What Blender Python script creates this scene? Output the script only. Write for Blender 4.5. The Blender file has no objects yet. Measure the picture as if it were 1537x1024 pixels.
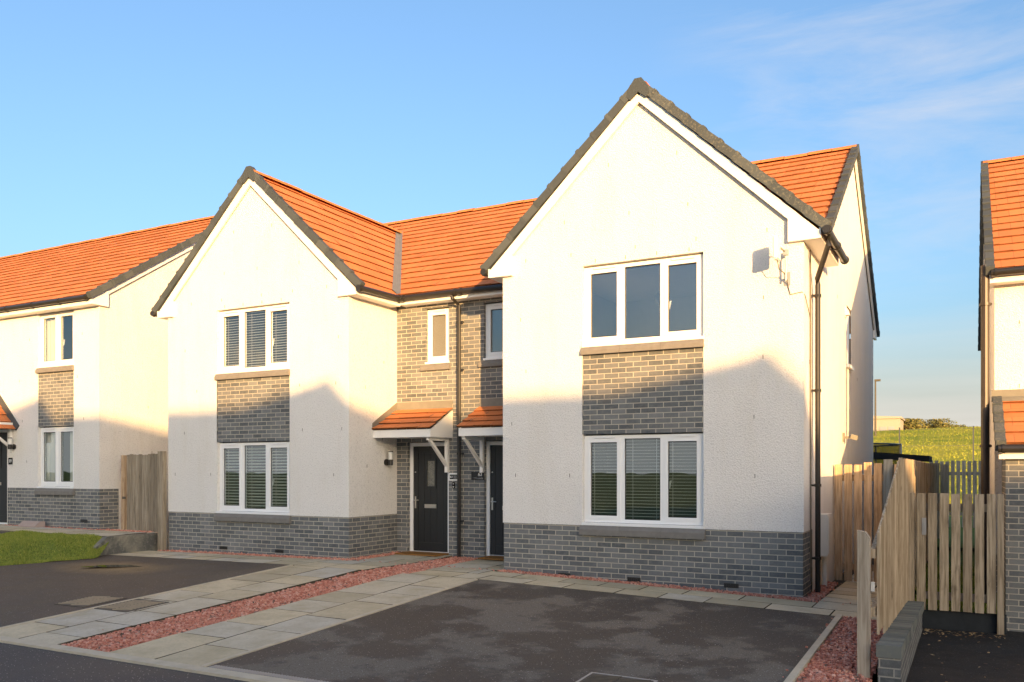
import bpy, bmesh, math, random
from mathutils import Vector as V, Matrix
random.seed(7)
R_ = random.Random(11)
sc = bpy.context.scene
COL = sc.collection
rad = math.radians

# ------------------------------------------------------------------ materials
class NT:
    def __init__(s, name):
        s.m = bpy.data.materials.new(name); s.m.use_nodes = True
        s.t = s.m.node_tree; s.n = s.t.nodes; s.n.clear()
        s.out = s.n.new('ShaderNodeOutputMaterial')
        s.b = s.n.new('ShaderNodeBsdfPrincipled')
        s.l(s.b.outputs[0], s.out.inputs[0])
    def l(s, a, b): s.t.links.new(a, b)
    def node(s, typ, **k):
        n = s.n.new(typ)
        for a, v in k.items():
            if a in n.inputs and not hasattr(n, a): n.inputs[a].default_value = v
            else: setattr(n, a, v)
        return n
    def coord(s, kind='Object'):
        return s.node('ShaderNodeTexCoord').outputs[kind]
    def mapped(s, co, scale):
        m = s.node('ShaderNodeMapping'); m.inputs['Scale'].default_value = scale
        s.l(co, m.inputs[0]); return m.outputs[0]
    def noise(s, co, scale, detail=4, rough=.55):
        n = s.node('ShaderNodeTexNoise'); s.l(co, n.inputs['Vector'])
        n.inputs['Scale'].default_value = scale; n.inputs['Detail'].default_value = detail
        n.inputs['Roughness'].default_value = rough; return n.outputs['Fac']
    def ramp(s, f, stops):
        r = s.node('ShaderNodeValToRGB'); s.l(f, r.inputs[0]); e = r.color_ramp.elements
        while len(e) < len(stops): e.new(.5)
        for i, (p, c) in enumerate(stops):
            e[i].position = p; e[i].color = (c[0], c[1], c[2], 1) if hasattr(c, '__len__') else (c, c, c, 1)
        return r.outputs[0]
    def mix(s, f, a, b, mode='MIX'):
        m = s.node('ShaderNodeMix'); m.data_type = 'RGBA'; m.blend_type = mode
        for i, x in ((0, f), (6, a), (7, b)):
            if hasattr(x, 'is_linked'): s.l(x, m.inputs[i])
            elif hasattr(x, '__len__'): m.inputs[i].default_value = (x[0], x[1], x[2], 1)
            else: m.inputs[i].default_value = x
        return m.outputs[2]
    def math(s, op, a, b=0.0):
        m = s.node('ShaderNodeMath'); m.operation = op
        for i, x in ((0, a), (1, b)):
            if hasattr(x, 'is_linked'): s.l(x, m.inputs[i])
            else: m.inputs[i].default_value = x
        return m.outputs[0]
    def bump(s, h, strength, dist):
        b = s.node('ShaderNodeBump'); b.inputs['Strength'].default_value = strength
        b.inputs['Distance'].default_value = dist; s.l(h, b.inputs['Height'])
        s.l(b.outputs[0], s.b.inputs['Normal'])
    def island(s): return s.node('ShaderNodeNewGeometry').outputs['Random Per Island']
    def fin(s, col, rough=.8, spec=.3, metal=0):
        if hasattr(col, 'is_linked'): s.l(col, s.b.inputs['Base Color'])
        else: s.b.inputs['Base Color'].default_value = (col[0], col[1], col[2], 1)
        if hasattr(rough, 'is_linked'): s.l(rough, s.b.inputs['Roughness'])
        else: s.b.inputs['Roughness'].default_value = rough
        s.b.inputs['Specular IOR Level'].default_value = spec
        s.b.inputs['Metallic'].default_value = metal
        return s.m

def plain(name, c, rough=.5, spec=.4, metal=0, var=.12, scale=9, bump=0):
    t = NT(name); co = t.coord()
    f = t.noise(co, scale)
    col = t.mix(f, tuple(x*(1-var) for x in c), tuple(min(.95, x*(1+var)) for x in c))
    if bump: t.bump(t.noise(co, 60), bump, .004)
    return t.fin(col, rough, spec, metal)

def render_mat(name, c):
    t = NT(name); co = t.coord()
    f = t.noise(co, 1.1, 5, .6)
    st = t.noise(t.mapped(co, (2.2, 2.2, .35)), 1.6, 4, .6)
    g = t.noise(co, 48, 3, .75)
    col = t.mix(t.ramp(f, [(.3, 0), (.75, 1)]), tuple(x*.955 for x in c), c)
    col = t.mix(t.ramp(st, [(.50, 0), (.78, .55)]), col, tuple(x*y for x, y in zip(c, (.88, .86, .80))))
    col = t.mix(t.ramp(g, [(.33, .75), (.47, 0)]), col, tuple(x*.60 for x in c))
    vor = t.node('ShaderNodeTexVoronoi'); t.l(co, vor.inputs['Vector']); vor.inputs['Scale'].default_value = 60
    h = t.math('ADD', t.math('MULTIPLY', vor.outputs['Distance'], .8), t.math('MULTIPLY', g, 1.2))
    t.bump(h, .65, .012)
    return t.fin(col, .92, .15)

def brick_mat(name, c1, c2, mortar, sat=1.0):
    t = NT(name); uv = t.coord('UV')
    b = t.node('ShaderNodeTexBrick'); t.l(uv, b.inputs['Vector'])
    b.inputs['Scale'].default_value = 1; b.inputs['Brick Width'].default_value = .225
    b.inputs['Row Height'].default_value = .075; b.inputs['Mortar Size'].default_value = .0066
    b.inputs['Mortar Smooth'].default_value = .15; b.inputs['Bias'].default_value = 0
    b.inputs['Color1'].default_value = (*c1, 1); b.inputs['Color2'].default_value = (*c2, 1)
    b.inputs['Mortar'].default_value = (*mortar, 1)
    f = t.noise(uv, 16, 5, .65); g = t.noise(uv, 1.3, 3)
    fine = t.noise(uv, 130, 3, .7)
    col = t.mix(t.ramp(f, [(.42, .0), (.75, .45)]), b.outputs['Color'], (.30, .30, .285))
    col = t.mix(t.ramp(g, [(.35, .35), (.65, 0)]), col, t.mix(1, b.outputs['Color'], (.62, .60, .58), 'MULTIPLY'))
    col = t.mix(t.ramp(fine, [(.3, .5), (.5, 0)]), col, (.09, .09, .09))
    h = t.math('ADD', t.math('MULTIPLY', b.outputs['Fac'], -1.0), t.math('MULTIPLY', fine, .35))
    t.bump(h, .8, .008)
    return t.fin(col, .85, .2)

def tile_mat(name, c1, c2):
    t = NT(name); uv = t.coord('UV'); co = t.coord()
    b = t.node('ShaderNodeTexBrick'); t.l(uv, b.inputs['Vector'])
    b.inputs['Scale'].default_value = 1; b.inputs['Brick Width'].default_value = .33
    b.inputs['Row Height'].default_value = .30; b.inputs['Mortar Size'].default_value = .0035
    b.inputs['Color1'].default_value = (*c1, 1); b.inputs['Color2'].default_value = (*c2, 1)
    b.inputs['Mortar'].default_value = (.13, .06, .03, 1); b.inputs['Mortar Smooth'].default_value = .3
    f = t.noise(co, 2.2, 5, .6); g = t.noise(co, 45, 3, .7); isl = t.island()
    col = t.mix(t.ramp(isl, [(0, 0), (.5, .12), (.9, .3), (1, .75)]), b.outputs['Color'], (.47, .175, .075))
    col = t.mix(t.ramp(f, [(.35, .0), (.7, .40)]), col, (.40, .18, .09))
    col = t.mix(t.ramp(t.noise(co, 11, 5, .75), [(.60, 0), (.72, .5)]), col, (.33, .21, .11))
    col = t.mix(t.ramp(g, [(.30, .35), (.46, 0)]), col, (.30, .11, .05))
    t.bump(t.math('SUBTRACT', t.math('MULTIPLY', g, .4), b.outputs['Fac']), .3, .006)
    return t.fin(col, .85, .2)

def wood_mat(name, c1, c2, dark, vert=True):
    t = NT(name); co = t.coord(); isl = t.island()
    off = t.node('ShaderNodeCombineXYZ'); 
    for i in range(3): t.l(t.math('MULTIPLY', isl, 37.0 + 9*i), off.inputs[i])
    add = t.node('ShaderNodeVectorMath'); add.operation = 'ADD'; t.l(co, add.inputs[0]); t.l(off.outputs[0], add.inputs[1])
    m = t.mapped(add.outputs[0], (26, 26, 1.4))
    g = t.noise(m, 1.6, 5, .62)
    k = t.noise(t.mapped(add.outputs[0], (6, 6, 2.6)), 1.2, 3)
    col = t.mix(isl, c1, c2)
    col = t.mix(t.ramp(g, [(.36, .75), (.60, 0)]), col, dark)
    col = t.mix(t.ramp(k, [(.62, 0), (.74, .55)]), col, tuple(x*.45 for x in dark))
    t.bump(g, .35, .004)
    return t.fin(col, .85, .2)

M = {}
M['render'] = render_mat('white_render', (.82, .80, .765))
M['brick'] = brick_mat('grey_brick', (.105, .117, .126), (.225, .235, .238), (.55, .51, .42))
M['brick_dark'] = brick_mat('dark_brick', (.07, .078, .08), (.135, .14, .138), (.36, .34, .29))
M['tile'] = tile_mat('orange_tile', (.57, .185, .062), (.66, .235, .085))
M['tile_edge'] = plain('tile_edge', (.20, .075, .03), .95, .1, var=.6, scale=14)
M['ridge'] = plain('ridge_tile', (.56, .19, .068), .85, .2, var=.22, scale=6, bump=.3)
def verge_mat(name, lichen):
    t = NT(name); co = t.coord(); isl = t.island()
    col = t.mix(isl, (.050, .062, .072), (.078, .092, .10))
    n = t.noise(co, 27, 5, .72)
    col = t.mix(t.ramp(n, [(.60-.10*lichen, 0), (.70, .12+.55*lichen)]), col, (.29, .275, .20))
    t.bump(n, .3, .006)
    return t.fin(col, .7, .3)
M['verge'] = verge_mat('grey_verge', 0)
M['verge_lichen'] = verge_mat('lichen_verge', .8)
M['lead'] = plain('lead_flashing', (.17, .175, .18), .55, .5, var=.25, scale=5, bump=.2)
M['flash'] = plain('dull_flashing', (.20, .19, .16), .6, .4, var=.25, scale=6, bump=.2)
M['upvc'] = plain('white_upvc', (.84, .85, .85), .28, .5, var=.02)
M['fascia'] = plain('white_fascia', (.82, .81, .78), .4, .4, var=.03, scale=3)
M['stone'] = plain('cast_stone_sill', (.20, .19, .175), .85, .2, var=.22, scale=12, bump=.3)
M['black'] = plain('black_plastic', (.022, .021, .02), .32, .5, var=.2)
M['brown'] = plain('brown_plastic', (.05, .038, .03), .4, .5, var=.2)
M['door'] = plain('charcoal_door', (.022, .024, .026), .42, .4, var=.15, scale=20, bump=.15)
M['chrome'] = plain('brushed_steel', (.62, .60, .56), .3, .5, 1.0)
M['slot'] = plain('dark_slot', (.16, .14, .11), .9, .1)
M['wood'] = wood_mat('weathered_wood', (.40, .325, .23), (.60, .505, .37), (.21, .15, .09))
M['wood_brown'] = wood_mat('brown_weathered_wood', (.29, .24, .175), (.46, .39, .29), (.14, .105, .065))
M['wood_tan'] = wood_mat('tan_wood', (.46, .325, .20), (.60, .45, .30), (.25, .16, .09))
M['wood_grey'] = wood_mat('grey_wood', (.40, .345, .265), (.50, .435, .34), (.22, .17, .12))
M['blind'] = plain('blind_slats', (.80, .78, .72), .5, .3, var=.05)
M['curtain'] = plain('curtain_cloth', (.78, .76, .70), .9, .1, var=.1, scale=3)
M['room'] = plain('room_paint', (.74, .74, .74), .9, .1, var=.05)
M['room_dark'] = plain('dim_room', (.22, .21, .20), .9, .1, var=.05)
M['mesh_net'] = plain('black_netting', (.02, .022, .02), .9, .1)
M['mat'] = plain('coir_mat', (.26, .13, .045), .95, .05, var=.4, scale=40, bump=.6)
M['pvc_box'] = plain('meter_box', (.70, .69, .64), .45, .4, var=.05)
M['white_letters'] = plain('white_lettering', (.8, .8, .78), .5, .3, var=.02)
M['plaque'] = plain('black_plaque', (.012, .013, .018), .18, .5)
M['lampglass'] = plain('opal_glass', (.75, .75, .72), .25, .5, var=.03)

def glass_mat(name, ior, tint, rough=0.0, diffuse=None, bump=False):
    m = bpy.data.materials.new(name); m.use_nodes = True; t = m.node_tree; n = t.nodes; n.clear()
    o = n.new('ShaderNodeOutputMaterial'); mx = n.new('ShaderNodeMixShader')
    lw = n.new('ShaderNodeLayerWeight'); lw.inputs['Blend'].default_value = .5
    pw = n.new('ShaderNodeMath'); pw.operation = 'POWER'; pw.inputs[1].default_value = 4; t.links.new(lw.outputs['Facing'], pw.inputs[0])
    fr = n.new('ShaderNodeMath'); fr.operation = 'MULTIPLY_ADD'; fr.inputs[1].default_value = .8; fr.inputs[2].default_value = ior; t.links.new(pw.outputs[0], fr.inputs[0])
    tr = n.new('ShaderNodeBsdfTransparent'); tr.inputs[0].default_value = (*tint, 1)
    gl = n.new('ShaderNodeBsdfGlossy'); gl.inputs['Roughness'].default_value = rough; gl.inputs[0].default_value = (.80, .92, 1, 1)
    tc = n.new('ShaderNodeTexCoord'); nz = n.new('ShaderNodeTexNoise'); bp = n.new('ShaderNodeBump')
    t.links.new(tc.outputs['Object'], nz.inputs['Vector'])
    nz.inputs['Scale'].default_value = 90 if bump else 1.7
    bp.inputs['Strength'].default_value = .5 if bump else .03; bp.inputs['Distance'].default_value = .01 if bump else .04
    t.links.new(nz.outputs['Fac'], bp.inputs['Height']); t.links.new(bp.outputs[0], gl.inputs['Normal'])
    t.links.new(fr.outputs[0], mx.inputs[0]); t.links.new(gl.outputs[0], mx.inputs[2])
    if diffuse:
        d = n.new('ShaderNodeBsdfDiffuse'); d.inputs[0].default_value = (*diffuse, 1)
        if bump:
            rp = n.new('ShaderNodeValToRGB'); nz.inputs['Scale'].default_value = 120
            rp.color_ramp.elements[0].position = .38; rp.color_ramp.elements[0].color = (*[x*.6 for x in diffuse], 1)
            rp.color_ramp.elements[1].position = .62; rp.color_ramp.elements[1].color = (*diffuse, 1)
            t.links.new(nz.outputs['Fac'], rp.inputs[0]); t.links.new(rp.outputs[0], d.inputs[0])
        m2 = n.new('ShaderNodeMixShader'); m2.inputs[0].default_value = .62
        t.links.new(tr.outputs[0], m2.inputs[1]); t.links.new(d.outputs[0], m2.inputs[2]); t.links.new(m2.outputs[0], mx.inputs[1])
    else: t.links.new(tr.outputs[0], mx.inputs[1])
    t.links.new(mx.outputs[0], o.inputs[0]); return m
M['glass'] = glass_mat('window_glass', .25, (.80, .84, .84))
M['frosted'] = glass_mat('frosted_glass', .06, (.8, .8, .78), .15, (.34, .33, .28), True)

def asphalt(name, base, patch, speck, scale, lo, hi, glossy=.8, tan=None):
    t = NT(name); co = t.coord()
    f = t.noise(co, scale, 6, .62); f2 = t.noise(co, scale*3.1, 5, .6)
    m = t.math('ADD', t.math('MULTIPLY', f, .75), t.math('MULTIPLY', f2, .25))
    k = t.ramp(m, [(lo, 0), (hi, 1)])
    col = t.mix(k, base, patch)
    if tan:
        c, r, tc = tan
        s = t.node('ShaderNodeVectorMath'); s.operation = 'SUBTRACT'; t.l(co, s.inputs[0]); s.inputs[1].default_value = (c[0], c[1], 0)
        sx = t.mapped(s.outputs[0], (1/r[0], 1/r[1], 0))
        ln = t.node('ShaderNodeVectorMath'); ln.operation = 'LENGTH'; t.l(sx, ln.inputs[0])
        d = t.math('ADD', ln.outputs['Value'], t.math('MULTIPLY', f2, .5))
        col = t.mix(t.ramp(d, [(.45, .85), (1.25, 0)]), col, tc)
    g = t.noise(co, 95, 3, .85)
    col = t.mix(t.ramp(g, [(.36, .75), (.52, 0)]), col, tuple(x*.35 for x in base))
    v = t.node('ShaderNodeTexVoronoi'); t.l(co, v.inputs['Vector']); v.inputs['Scale'].default_value = 24
    col = t.mix(t.ramp(v.outputs['Distance'], [(.09, speck), (.15, 0)]), col, (.50, .48, .43))
    t.bump(g, .5, .006)
    rr = t.ramp(k, [(0, glossy-.14), (1, .95)])
    return t.fin(col, rr, .3)
M['drive'] = asphalt('driveway_asphalt', (.080, .067, .055), (.19, .166, .132), .7, .95, .487, .535)
M['drive_left'] = asphalt('left_driveway_asphalt', (.085, .070, .057), (.145, .12, .09), .6, .6, .48, .6, .8, ((-10.7, -2.25), (1.9, .9), (.30, .21, .10)))
M['tarmac'] = asphalt('black_tarmac', (.014, .014, .0145), (.034, .033, .032), .35, .6, .45, .62)
M['road'] = asphalt('road_asphalt', (.075, .068, .064), (.11, .10, .095), .95, .4, .45, .65)

def slab_mat():
    t = NT('paving_slab'); co = t.coord(); isl = t.island()
    col = t.ramp(isl, [(0, (.44, .385, .265)), (.3, (.62, .525, .345)), (.55, (.58, .52, .39)), (.78, (.53, .50, .42)), (1, (.64, .53, .32))])
    n = t.noise(co, 2.3, 5, .65); n2 = t.noise(co, 28, 4, .7)
    col = t.mix(t.ramp(n, [(.42, 0), (.72, .7)]), col, (.36, .30, .175))
    col = t.mix(t.ramp(n2, [(.33, .4), (.5, 0)]), col, (.30, .28, .21))
    t.bump(n2, .3, .004)
    return t.fin(col, .75, .35)
M['slab'] = slab_mat()
M['joint'] = plain('joint_sand', (.085, .072, .05), .95, .1, var=.3, scale=20)
M['kerb'] = plain('concrete_kerb', (.56, .49, .365), .9, .2, var=.25, scale=6, bump=.4)
M['concrete'] = None
def concrete():
    t = NT('stained_concrete'); co = t.coord()
    n = t.noise(co, 1.9, 5, .6); n2 = t.noise(co, 14, 5, .7)
    col = t.mix(t.ramp(n, [(.42, 0), (.6, 1)]), (.25, .235, .19), (.115, .115, .105))
    col = t.mix(t.ramp(n2, [(.5, 0), (.7, .5)]), col, (.35, .33, .27))
    t.bump(n2, .5, .01)
    return t.fin(col, .9, .2)
M['concrete'] = concrete()
def pebble_mat():
    t = NT('red_gravel'); isl = t.island(); co = t.coord()
    col = t.ramp(isl, [(0, (.40, .145, .10)), (.4, (.56, .235, .165)), (.75, (.66, .33, .245)), (.93, (.70, .45, .36)), (.97, (.13, .11, .10)), (1, (.26, .13, .09))])
    return t.fin(col, .85, .25)
M['pebble'] = pebble_mat()
M['gravel_bed'] = plain('gravel_bed', (.24, .08, .055), .95, .1, var=.4, scale=50)
def grass_mat(name, a, b):
    t = NT(name); isl = t.island()
    return t.fin(t.mix(isl, a, b), .7, .25)
M['blade'] = grass_mat('grass_blades', (.14, .215, .028), (.36, .37, .075))
M['soil'] = plain('lawn_soil', (.12, .16, .035), .95, .1, var=.4, scale=12)
def field():
    t = NT('field_grass'); co = t.coord()
    n = t.noise(co, .16, 6, .65); n2 = t.noise(co, 2.5, 4, .7)
    col = t.mix(t.ramp(n, [(.36, 0), (.64, 1)]), (.24, .30, .022), (.50, .45, .045))
    col = t.mix(t.ramp(n2, [(.35, .5), (.55, 0)]), col, (.045, .07, .012))
    t.bump(n2, .5, .08)
    return t.fin(col, .95, .1)
M['field'] = field()
M['earth'] = plain('bare_earth', (.11, .10, .07), .95, .1, var=.3, scale=2)
M['lawn_far'] = plain('lawn_across', (.06, .10, .02), .95, .1, var=.35, scale=3)
M['bark'] = plain('bark', (.10, .075, .05), .95, .1, var=.3)
M['leaf'] = grass_mat('leaf_clumps', (.07, .085, .025), (.21, .18, .055))
M['leaf_dark'] = grass_mat('dark_leaf_clumps', (.05, .07, .024), (.14, .14, .045))
M['clad'] = plain('pale_cladding', (.36, .33, .28), .7, .3, var=.05, scale=.5)
M['steel'] = plain('galvanised_steel', (.38, .39, .40), .5, .5, .6)
M['iron'] = plain('cast_iron_cover', (.09, .078, .062), .7, .4, var=.3, scale=14, bump=.3)
M['worn_iron'] = plain('worn_iron', (.30, .25, .18), .6, .4, var=.3, scale=14)
M['shedfelt'] = plain('shed_felt', (.03, .035, .04), .95, .1, var=.3)
M['pink_block'] = plain('pinkish_concrete', (.42, .335, .30), .9, .2, var=.15, scale=14, bump=.3)

# ------------------------------------------------------------------ mesh builder
class MB:
    def __init__(s): s.v = []; s.f = []; s.mi = []; s.uv = []
    def poly(s, pts, mi=0, uv=None):
        b = len(s.v); s.v += [tuple(p) for p in pts]; s.f.append(tuple(range(b, b+len(pts)))); s.mi.append(mi); s.uv.append(uv)
    def hexa(s, c, mi=0):
        b = len(s.v); s.v += [tuple(p) for p in c]
        for q in ((0, 3, 2, 1), (4, 5, 6, 7), (0, 1, 5, 4), (1, 2, 6, 5), (2, 3, 7, 6), (3, 0, 4, 7)):
            s.f.append(tuple(b+i for i in q)); s.mi.append(mi); s.uv.append(None)
    def box(s, x0, x1, y0, y1, z0, z1, mi=0):
        x0, x1 = min(x0, x1), max(x0, x1); y0, y1 = min(y0, y1), max(y0, y1); z0, z1 = min(z0, z1), max(z0, z1)
        s.hexa([(x0, y0, z0), (x1, y0, z0), (x1, y1, z0), (x0, y1, z0), (x0, y0, z1), (x1, y0, z1), (x1, y1, z1), (x0, y1, z1)], mi)
    def obox(s, c, a, b, d, mi=0):     # centre, three half vectors
        c, a, b, d = V(c), V(a), V(b), V(d)
        s.hexa([c-a-b-d, c+a-b-d, c+a+b-d, c-a+b-d, c-a-b+d, c+a-b+d, c+a+b+d, c-a+b+d], mi)
    def prism(s, poly2, axis, a0, a1, mi=0):   # 2d polygon extruded along axis
        def P(p, a):
            return (a, p[0], p[1]) if axis == 'x' else (p[0], a, p[1]) if axis == 'y' else (p[0], p[1], a)
        n = len(poly2)
        s.poly([P(p, a0) for p in poly2], mi); s.poly([P(p, a1) for p in reversed(poly2)], mi)
        for i in range(n):
            j = (i+1) % n
            s.poly([P(poly2[i], a0), P(poly2[i], a1), P(poly2[j], a1), P(poly2[j], a0)], mi)
    def tube(s, pts, r, n=10, mi=0, caps=True):
        pts = [V(p) for p in pts]; rings = []
        for i, p in enumerate(pts):
            d = (pts[min(i+1, len(pts)-1)]-pts[max(i-1, 0)]).normalized()
            ref = V((0, 0, 1)) if abs(d.z) < .9 else V((1, 0, 0))
            a = d.cross(ref).normalized(); b = d.cross(a).normalized()
            rr = r[i] if hasattr(r, '__len__') else r
            rings.append([p+a*(rr*math.cos(2*math.pi*k/n))+b*(rr*math.sin(2*math.pi*k/n)) for k in range(n)])
        b0 = len(s.v)
        for rg in rings: s.v += [tuple(q) for q in rg]
        for i in range(len(rings)-1):
            for k in range(n):
                s.f.append((b0+i*n+k, b0+i*n+(k+1) % n, b0+(i+1)*n+(k+1) % n, b0+(i+1)*n+k)); s.mi.append(mi); s.uv.append(None)
        if caps:
            s.f.append(tuple(b0+k for k in range(n))); s.mi.append(mi); s.uv.append(None)
            s.f.append(tuple(b0+(len(rings)-1)*n+k for k in reversed(range(n)))); s.mi.append(mi); s.uv.append(None)
    def grid(s, axis, c, a0, a1, z0, z1, holes=(), mi=0):    # wall in plane axis=c with rectangular holes
        A = sorted({a0, a1} | {h[0] for h in holes} | {h[1] for h in holes}); A = [a for a in A if a0 <= a <= a1]
        Z = sorted({z0, z1} | {h[2] for h in holes} | {h[3] for h in holes}); Z = [z for z in Z if z0 <= z <= z1]
        for i in range(len(A)-1):
            for j in range(len(Z)-1):
                ca, cz = (A[i]+A[i+1])/2, (Z[j]+Z[j+1])/2
                if any(h[0] < ca < h[1] and h[2] < cz < h[3] for h in holes): continue
                q = [(A[i], Z[j]), (A[i+1], Z[j]), (A[i+1], Z[j+1]), (A[i], Z[j+1])]
                s.poly([(p[0], c, p[1]) if axis == 'y' else (c, p[0], p[1]) for p in q], mi)
    def build(s, name, mats, parent=None, loc=None, smooth=False):
        if not isinstance(mats, (list, tuple)): mats = [mats]
        if parent is not None:
            r = parent
            while r.parent: r = r.parent
            off = r.location.copy()
        else: off = V(loc) if loc else V((0, 0, 0))
        me = bpy.data.meshes.new(name)
        me.from_pydata([(p[0]-off.x, p[1]-off.y, p[2]-off.z) for p in s.v], [], s.f)
        for m in mats: me.materials.append(M[m] if isinstance(m, str) else m)
        me.polygons.foreach_set('material_index', s.mi)
        if smooth: me.polygons.foreach_set('use_smooth', [True]*len(s.f))
        ul = me.uv_layers.new(name='UVMap').data
        for p, u in zip(me.polygons, s.uv):
            if u:
                for li, q in zip(p.loop_indices, u): ul[li].uv = q
            else:
                n = p.normal; ax, ay, az = abs(n.x), abs(n.y), abs(n.z)
                for li in p.loop_indices:
                    q = s.v[me.loops[li].vertex_index]
                    ul[li].uv = (q[1], q[2]) if ax >= ay and ax >= az else (q[0], q[2]) if ay >= az else (q[0], q[1])
        me.update()
        o = bpy.data.objects.new(name, me); COL.objects.link(o)
        if parent is not None: o.parent = parent
        elif loc: o.location = loc
        return o

def tag(o, label=None, cat=None, group=None, kind=None):
    if label: o['label'] = label
    if cat: o['category'] = cat
    if group: o['group'] = group
    if kind: o['kind'] = kind
    return o
def thing(name, loc, label, cat, group=None):
    o = bpy.data.objects.new(name, None); COL.objects.link(o); o.location = loc; o.empty_display_size = .2
    return tag(o, label, cat, group)
def copy_tree(o, parent=None, keep=None):
    c = o.copy(); COL.objects.link(c)
    if parent is not None: c.parent = parent
    for ch in list(o.children):
        if keep is None or ch.name.split('.')[0] in keep: copy_tree(ch, c, keep)
    return c

# ------------------------------------------------------------------ camera (level, rising front)
CAM = V((1.8821, -11.6975, 1.6619)); YAW = .4888; FPX = 1281.7; YH = 705.4
cd = bpy.data.cameras.new('camera'); cam = bpy.data.objects.new('camera', cd); COL.objects.link(cam)
cam.location = CAM; cam.rotation_euler = (rad(90), 0, YAW)
cd.sensor_width = 36; cd.lens = FPX/1537*36; cd.shift_y = (YH-512)/1537; cd.shift_x = 0
cd.clip_start = .1; cd.clip_end = 3000
sc.camera = cam
def far(x, y, t):      # layout helper for distant land: a map position along a bearing at t metres
    F = V((-math.sin(YAW), math.cos(YAW), 0)); Rr = V((math.cos(YAW), math.sin(YAW), 0))
    return CAM + (F + Rr*((x-768.5)/FPX) + V((0, 0, (YH-y)/FPX)))*t

# ------------------------------------------------------------------ light
EL = 7.3; AZ = math.atan2(.865, 1)
S = V((math.sin(AZ)*math.cos(rad(EL)), -math.cos(AZ)*math.cos(rad(EL)), math.sin(rad(EL))))
ld = bpy.data.lights.new('sun', 'SUN'); ld.energy = 3.6; ld.angle = rad(.5); ld.color = (1.0, .58, .225)
sun = bpy.data.objects.new('sun', ld); COL.objects.link(sun); sun.location = S*60
sun.rotation_euler = (-S).to_track_quat('-Z', 'Y').to_euler()
w = bpy.data.worlds.new('World'); sc.world = w; w.use_nodes = True; nt = w.node_tree; nt.nodes.clear()
wo = nt.nodes.new('ShaderNodeOutputWorld'); bg = nt.nodes.new('ShaderNodeBackground'); sk = nt.nodes.new('ShaderNodeTexSky')
sk.sky_type = 'NISHITA'; sk.sun_disc = False; sk.sun_elevation = rad(EL); sk.sun_rotation = math.atan2(S.x, S.y)
sk.altitude = 50; sk.air_density = 1.0; sk.dust_density = 4.8; sk.ozone_density = 2.9
tc = nt.nodes.new('ShaderNodeTexCoord'); mp = nt.nodes.new('ShaderNodeMapping')
mp.inputs['Scale'].default_value = (1.3, 3.2, 7.5); mp.inputs['Rotation'].default_value = (0, rad(14), rad(20))
nz = nt.nodes.new('ShaderNodeTexNoise'); nz.inputs['Scale'].default_value = 2.1; nz.inputs['Detail'].default_value = 9; nz.inputs['Roughness'].default_value = .62; nz.inputs['Distortion'].default_value = .6
nt.links.new(tc.outputs['Generated'], mp.inputs[0]); nt.links.new(mp.outputs[0], nz.inputs['Vector'])
rp = nt.nodes.new('ShaderNodeValToRGB'); rp.color_ramp.elements[0].position = .44; rp.color_ramp.elements[0].color = (0, 0, 0, 1)
rp.color_ramp.elements[1].position = .86; rp.color_ramp.elements[1].color = (.75, .75, .75, 1)
nt.links.new(nz.outputs['Fac'], rp.inputs[0])
# the wisps gather in one part of the sky, to the north-north-east and high up
dp = nt.nodes.new('ShaderNodeVectorMath'); dp.operation = 'DOT_PRODUCT'
cdir = (far(1450, 20, 1)-CAM).normalized(); dp.inputs[1].default_value = cdir
nt.links.new(tc.outputs['Generated'], dp.inputs[0])
r2 = nt.nodes.new('ShaderNodeValToRGB'); r2.color_ramp.elements[0].position = .955; r2.color_ramp.elements[0].color = (0, 0, 0, 1)
r2.color_ramp.elements[1].position = .995; r2.color_ramp.elements[1].color = (1, 1, 1, 1); nt.links.new(dp.outputs['Value'], r2.inputs[0])
mm = nt.nodes.new('ShaderNodeMath'); mm.operation = 'MULTIPLY'; nt.links.new(rp.outputs[0], mm.inputs[0]); nt.links.new(r2.outputs[0], mm.inputs[1])
mxw = nt.nodes.new('ShaderNodeMix'); mxw.data_type = 'RGBA'; nt.links.new(mm.outputs[0], mxw.inputs[0])
nt.links.new(sk.outputs[0], mxw.inputs[6]); mxw.inputs[7].default_value = (1.7, 1.75, 1.85, 1)
# thin pale cloud lying low over the horizon
sp = nt.nodes.new('ShaderNodeSeparateXYZ'); nt.links.new(tc.outputs['Generated'], sp.inputs[0])
mp2 = nt.nodes.new('ShaderNodeMapping'); mp2.inputs['Scale'].default_value = (2.2, 2.2, 26); nt.links.new(tc.outputs['Generated'], mp2.inputs[0])
nz2 = nt.nodes.new('ShaderNodeTexNoise'); nz2.inputs['Scale'].default_value = 1.6; nz2.inputs['Detail'].default_value = 6; nt.links.new(mp2.outputs[0], nz2.inputs['Vector'])
ma = nt.nodes.new('ShaderNodeMath'); ma.operation = 'MULTIPLY_ADD'; nt.links.new(nz2.outputs['Fac'], ma.inputs[0]); ma.inputs[1].default_value = -.07; nt.links.new(sp.outputs[2], ma.inputs[2])
r3 = nt.nodes.new('ShaderNodeValToRGB'); r3.color_ramp.elements[0].position = .0; r3.color_ramp.elements[0].color = (.85, .85, .85, 1)
r3.color_ramp.elements[1].position = .13; r3.color_ramp.elements[1].color = (0, 0, 0, 1); nt.links.new(ma.outputs[0], r3.inputs[0])
mx3 = nt.nodes.new('ShaderNodeMix'); mx3.data_type = 'RGBA'; nt.links.new(r3.outputs[0], mx3.inputs[0]); nt.links.new(mxw.outputs[2], mx3.inputs[6]); mx3.inputs[7].default_value = (1.85, 1.84, 1.74, 1)
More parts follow.
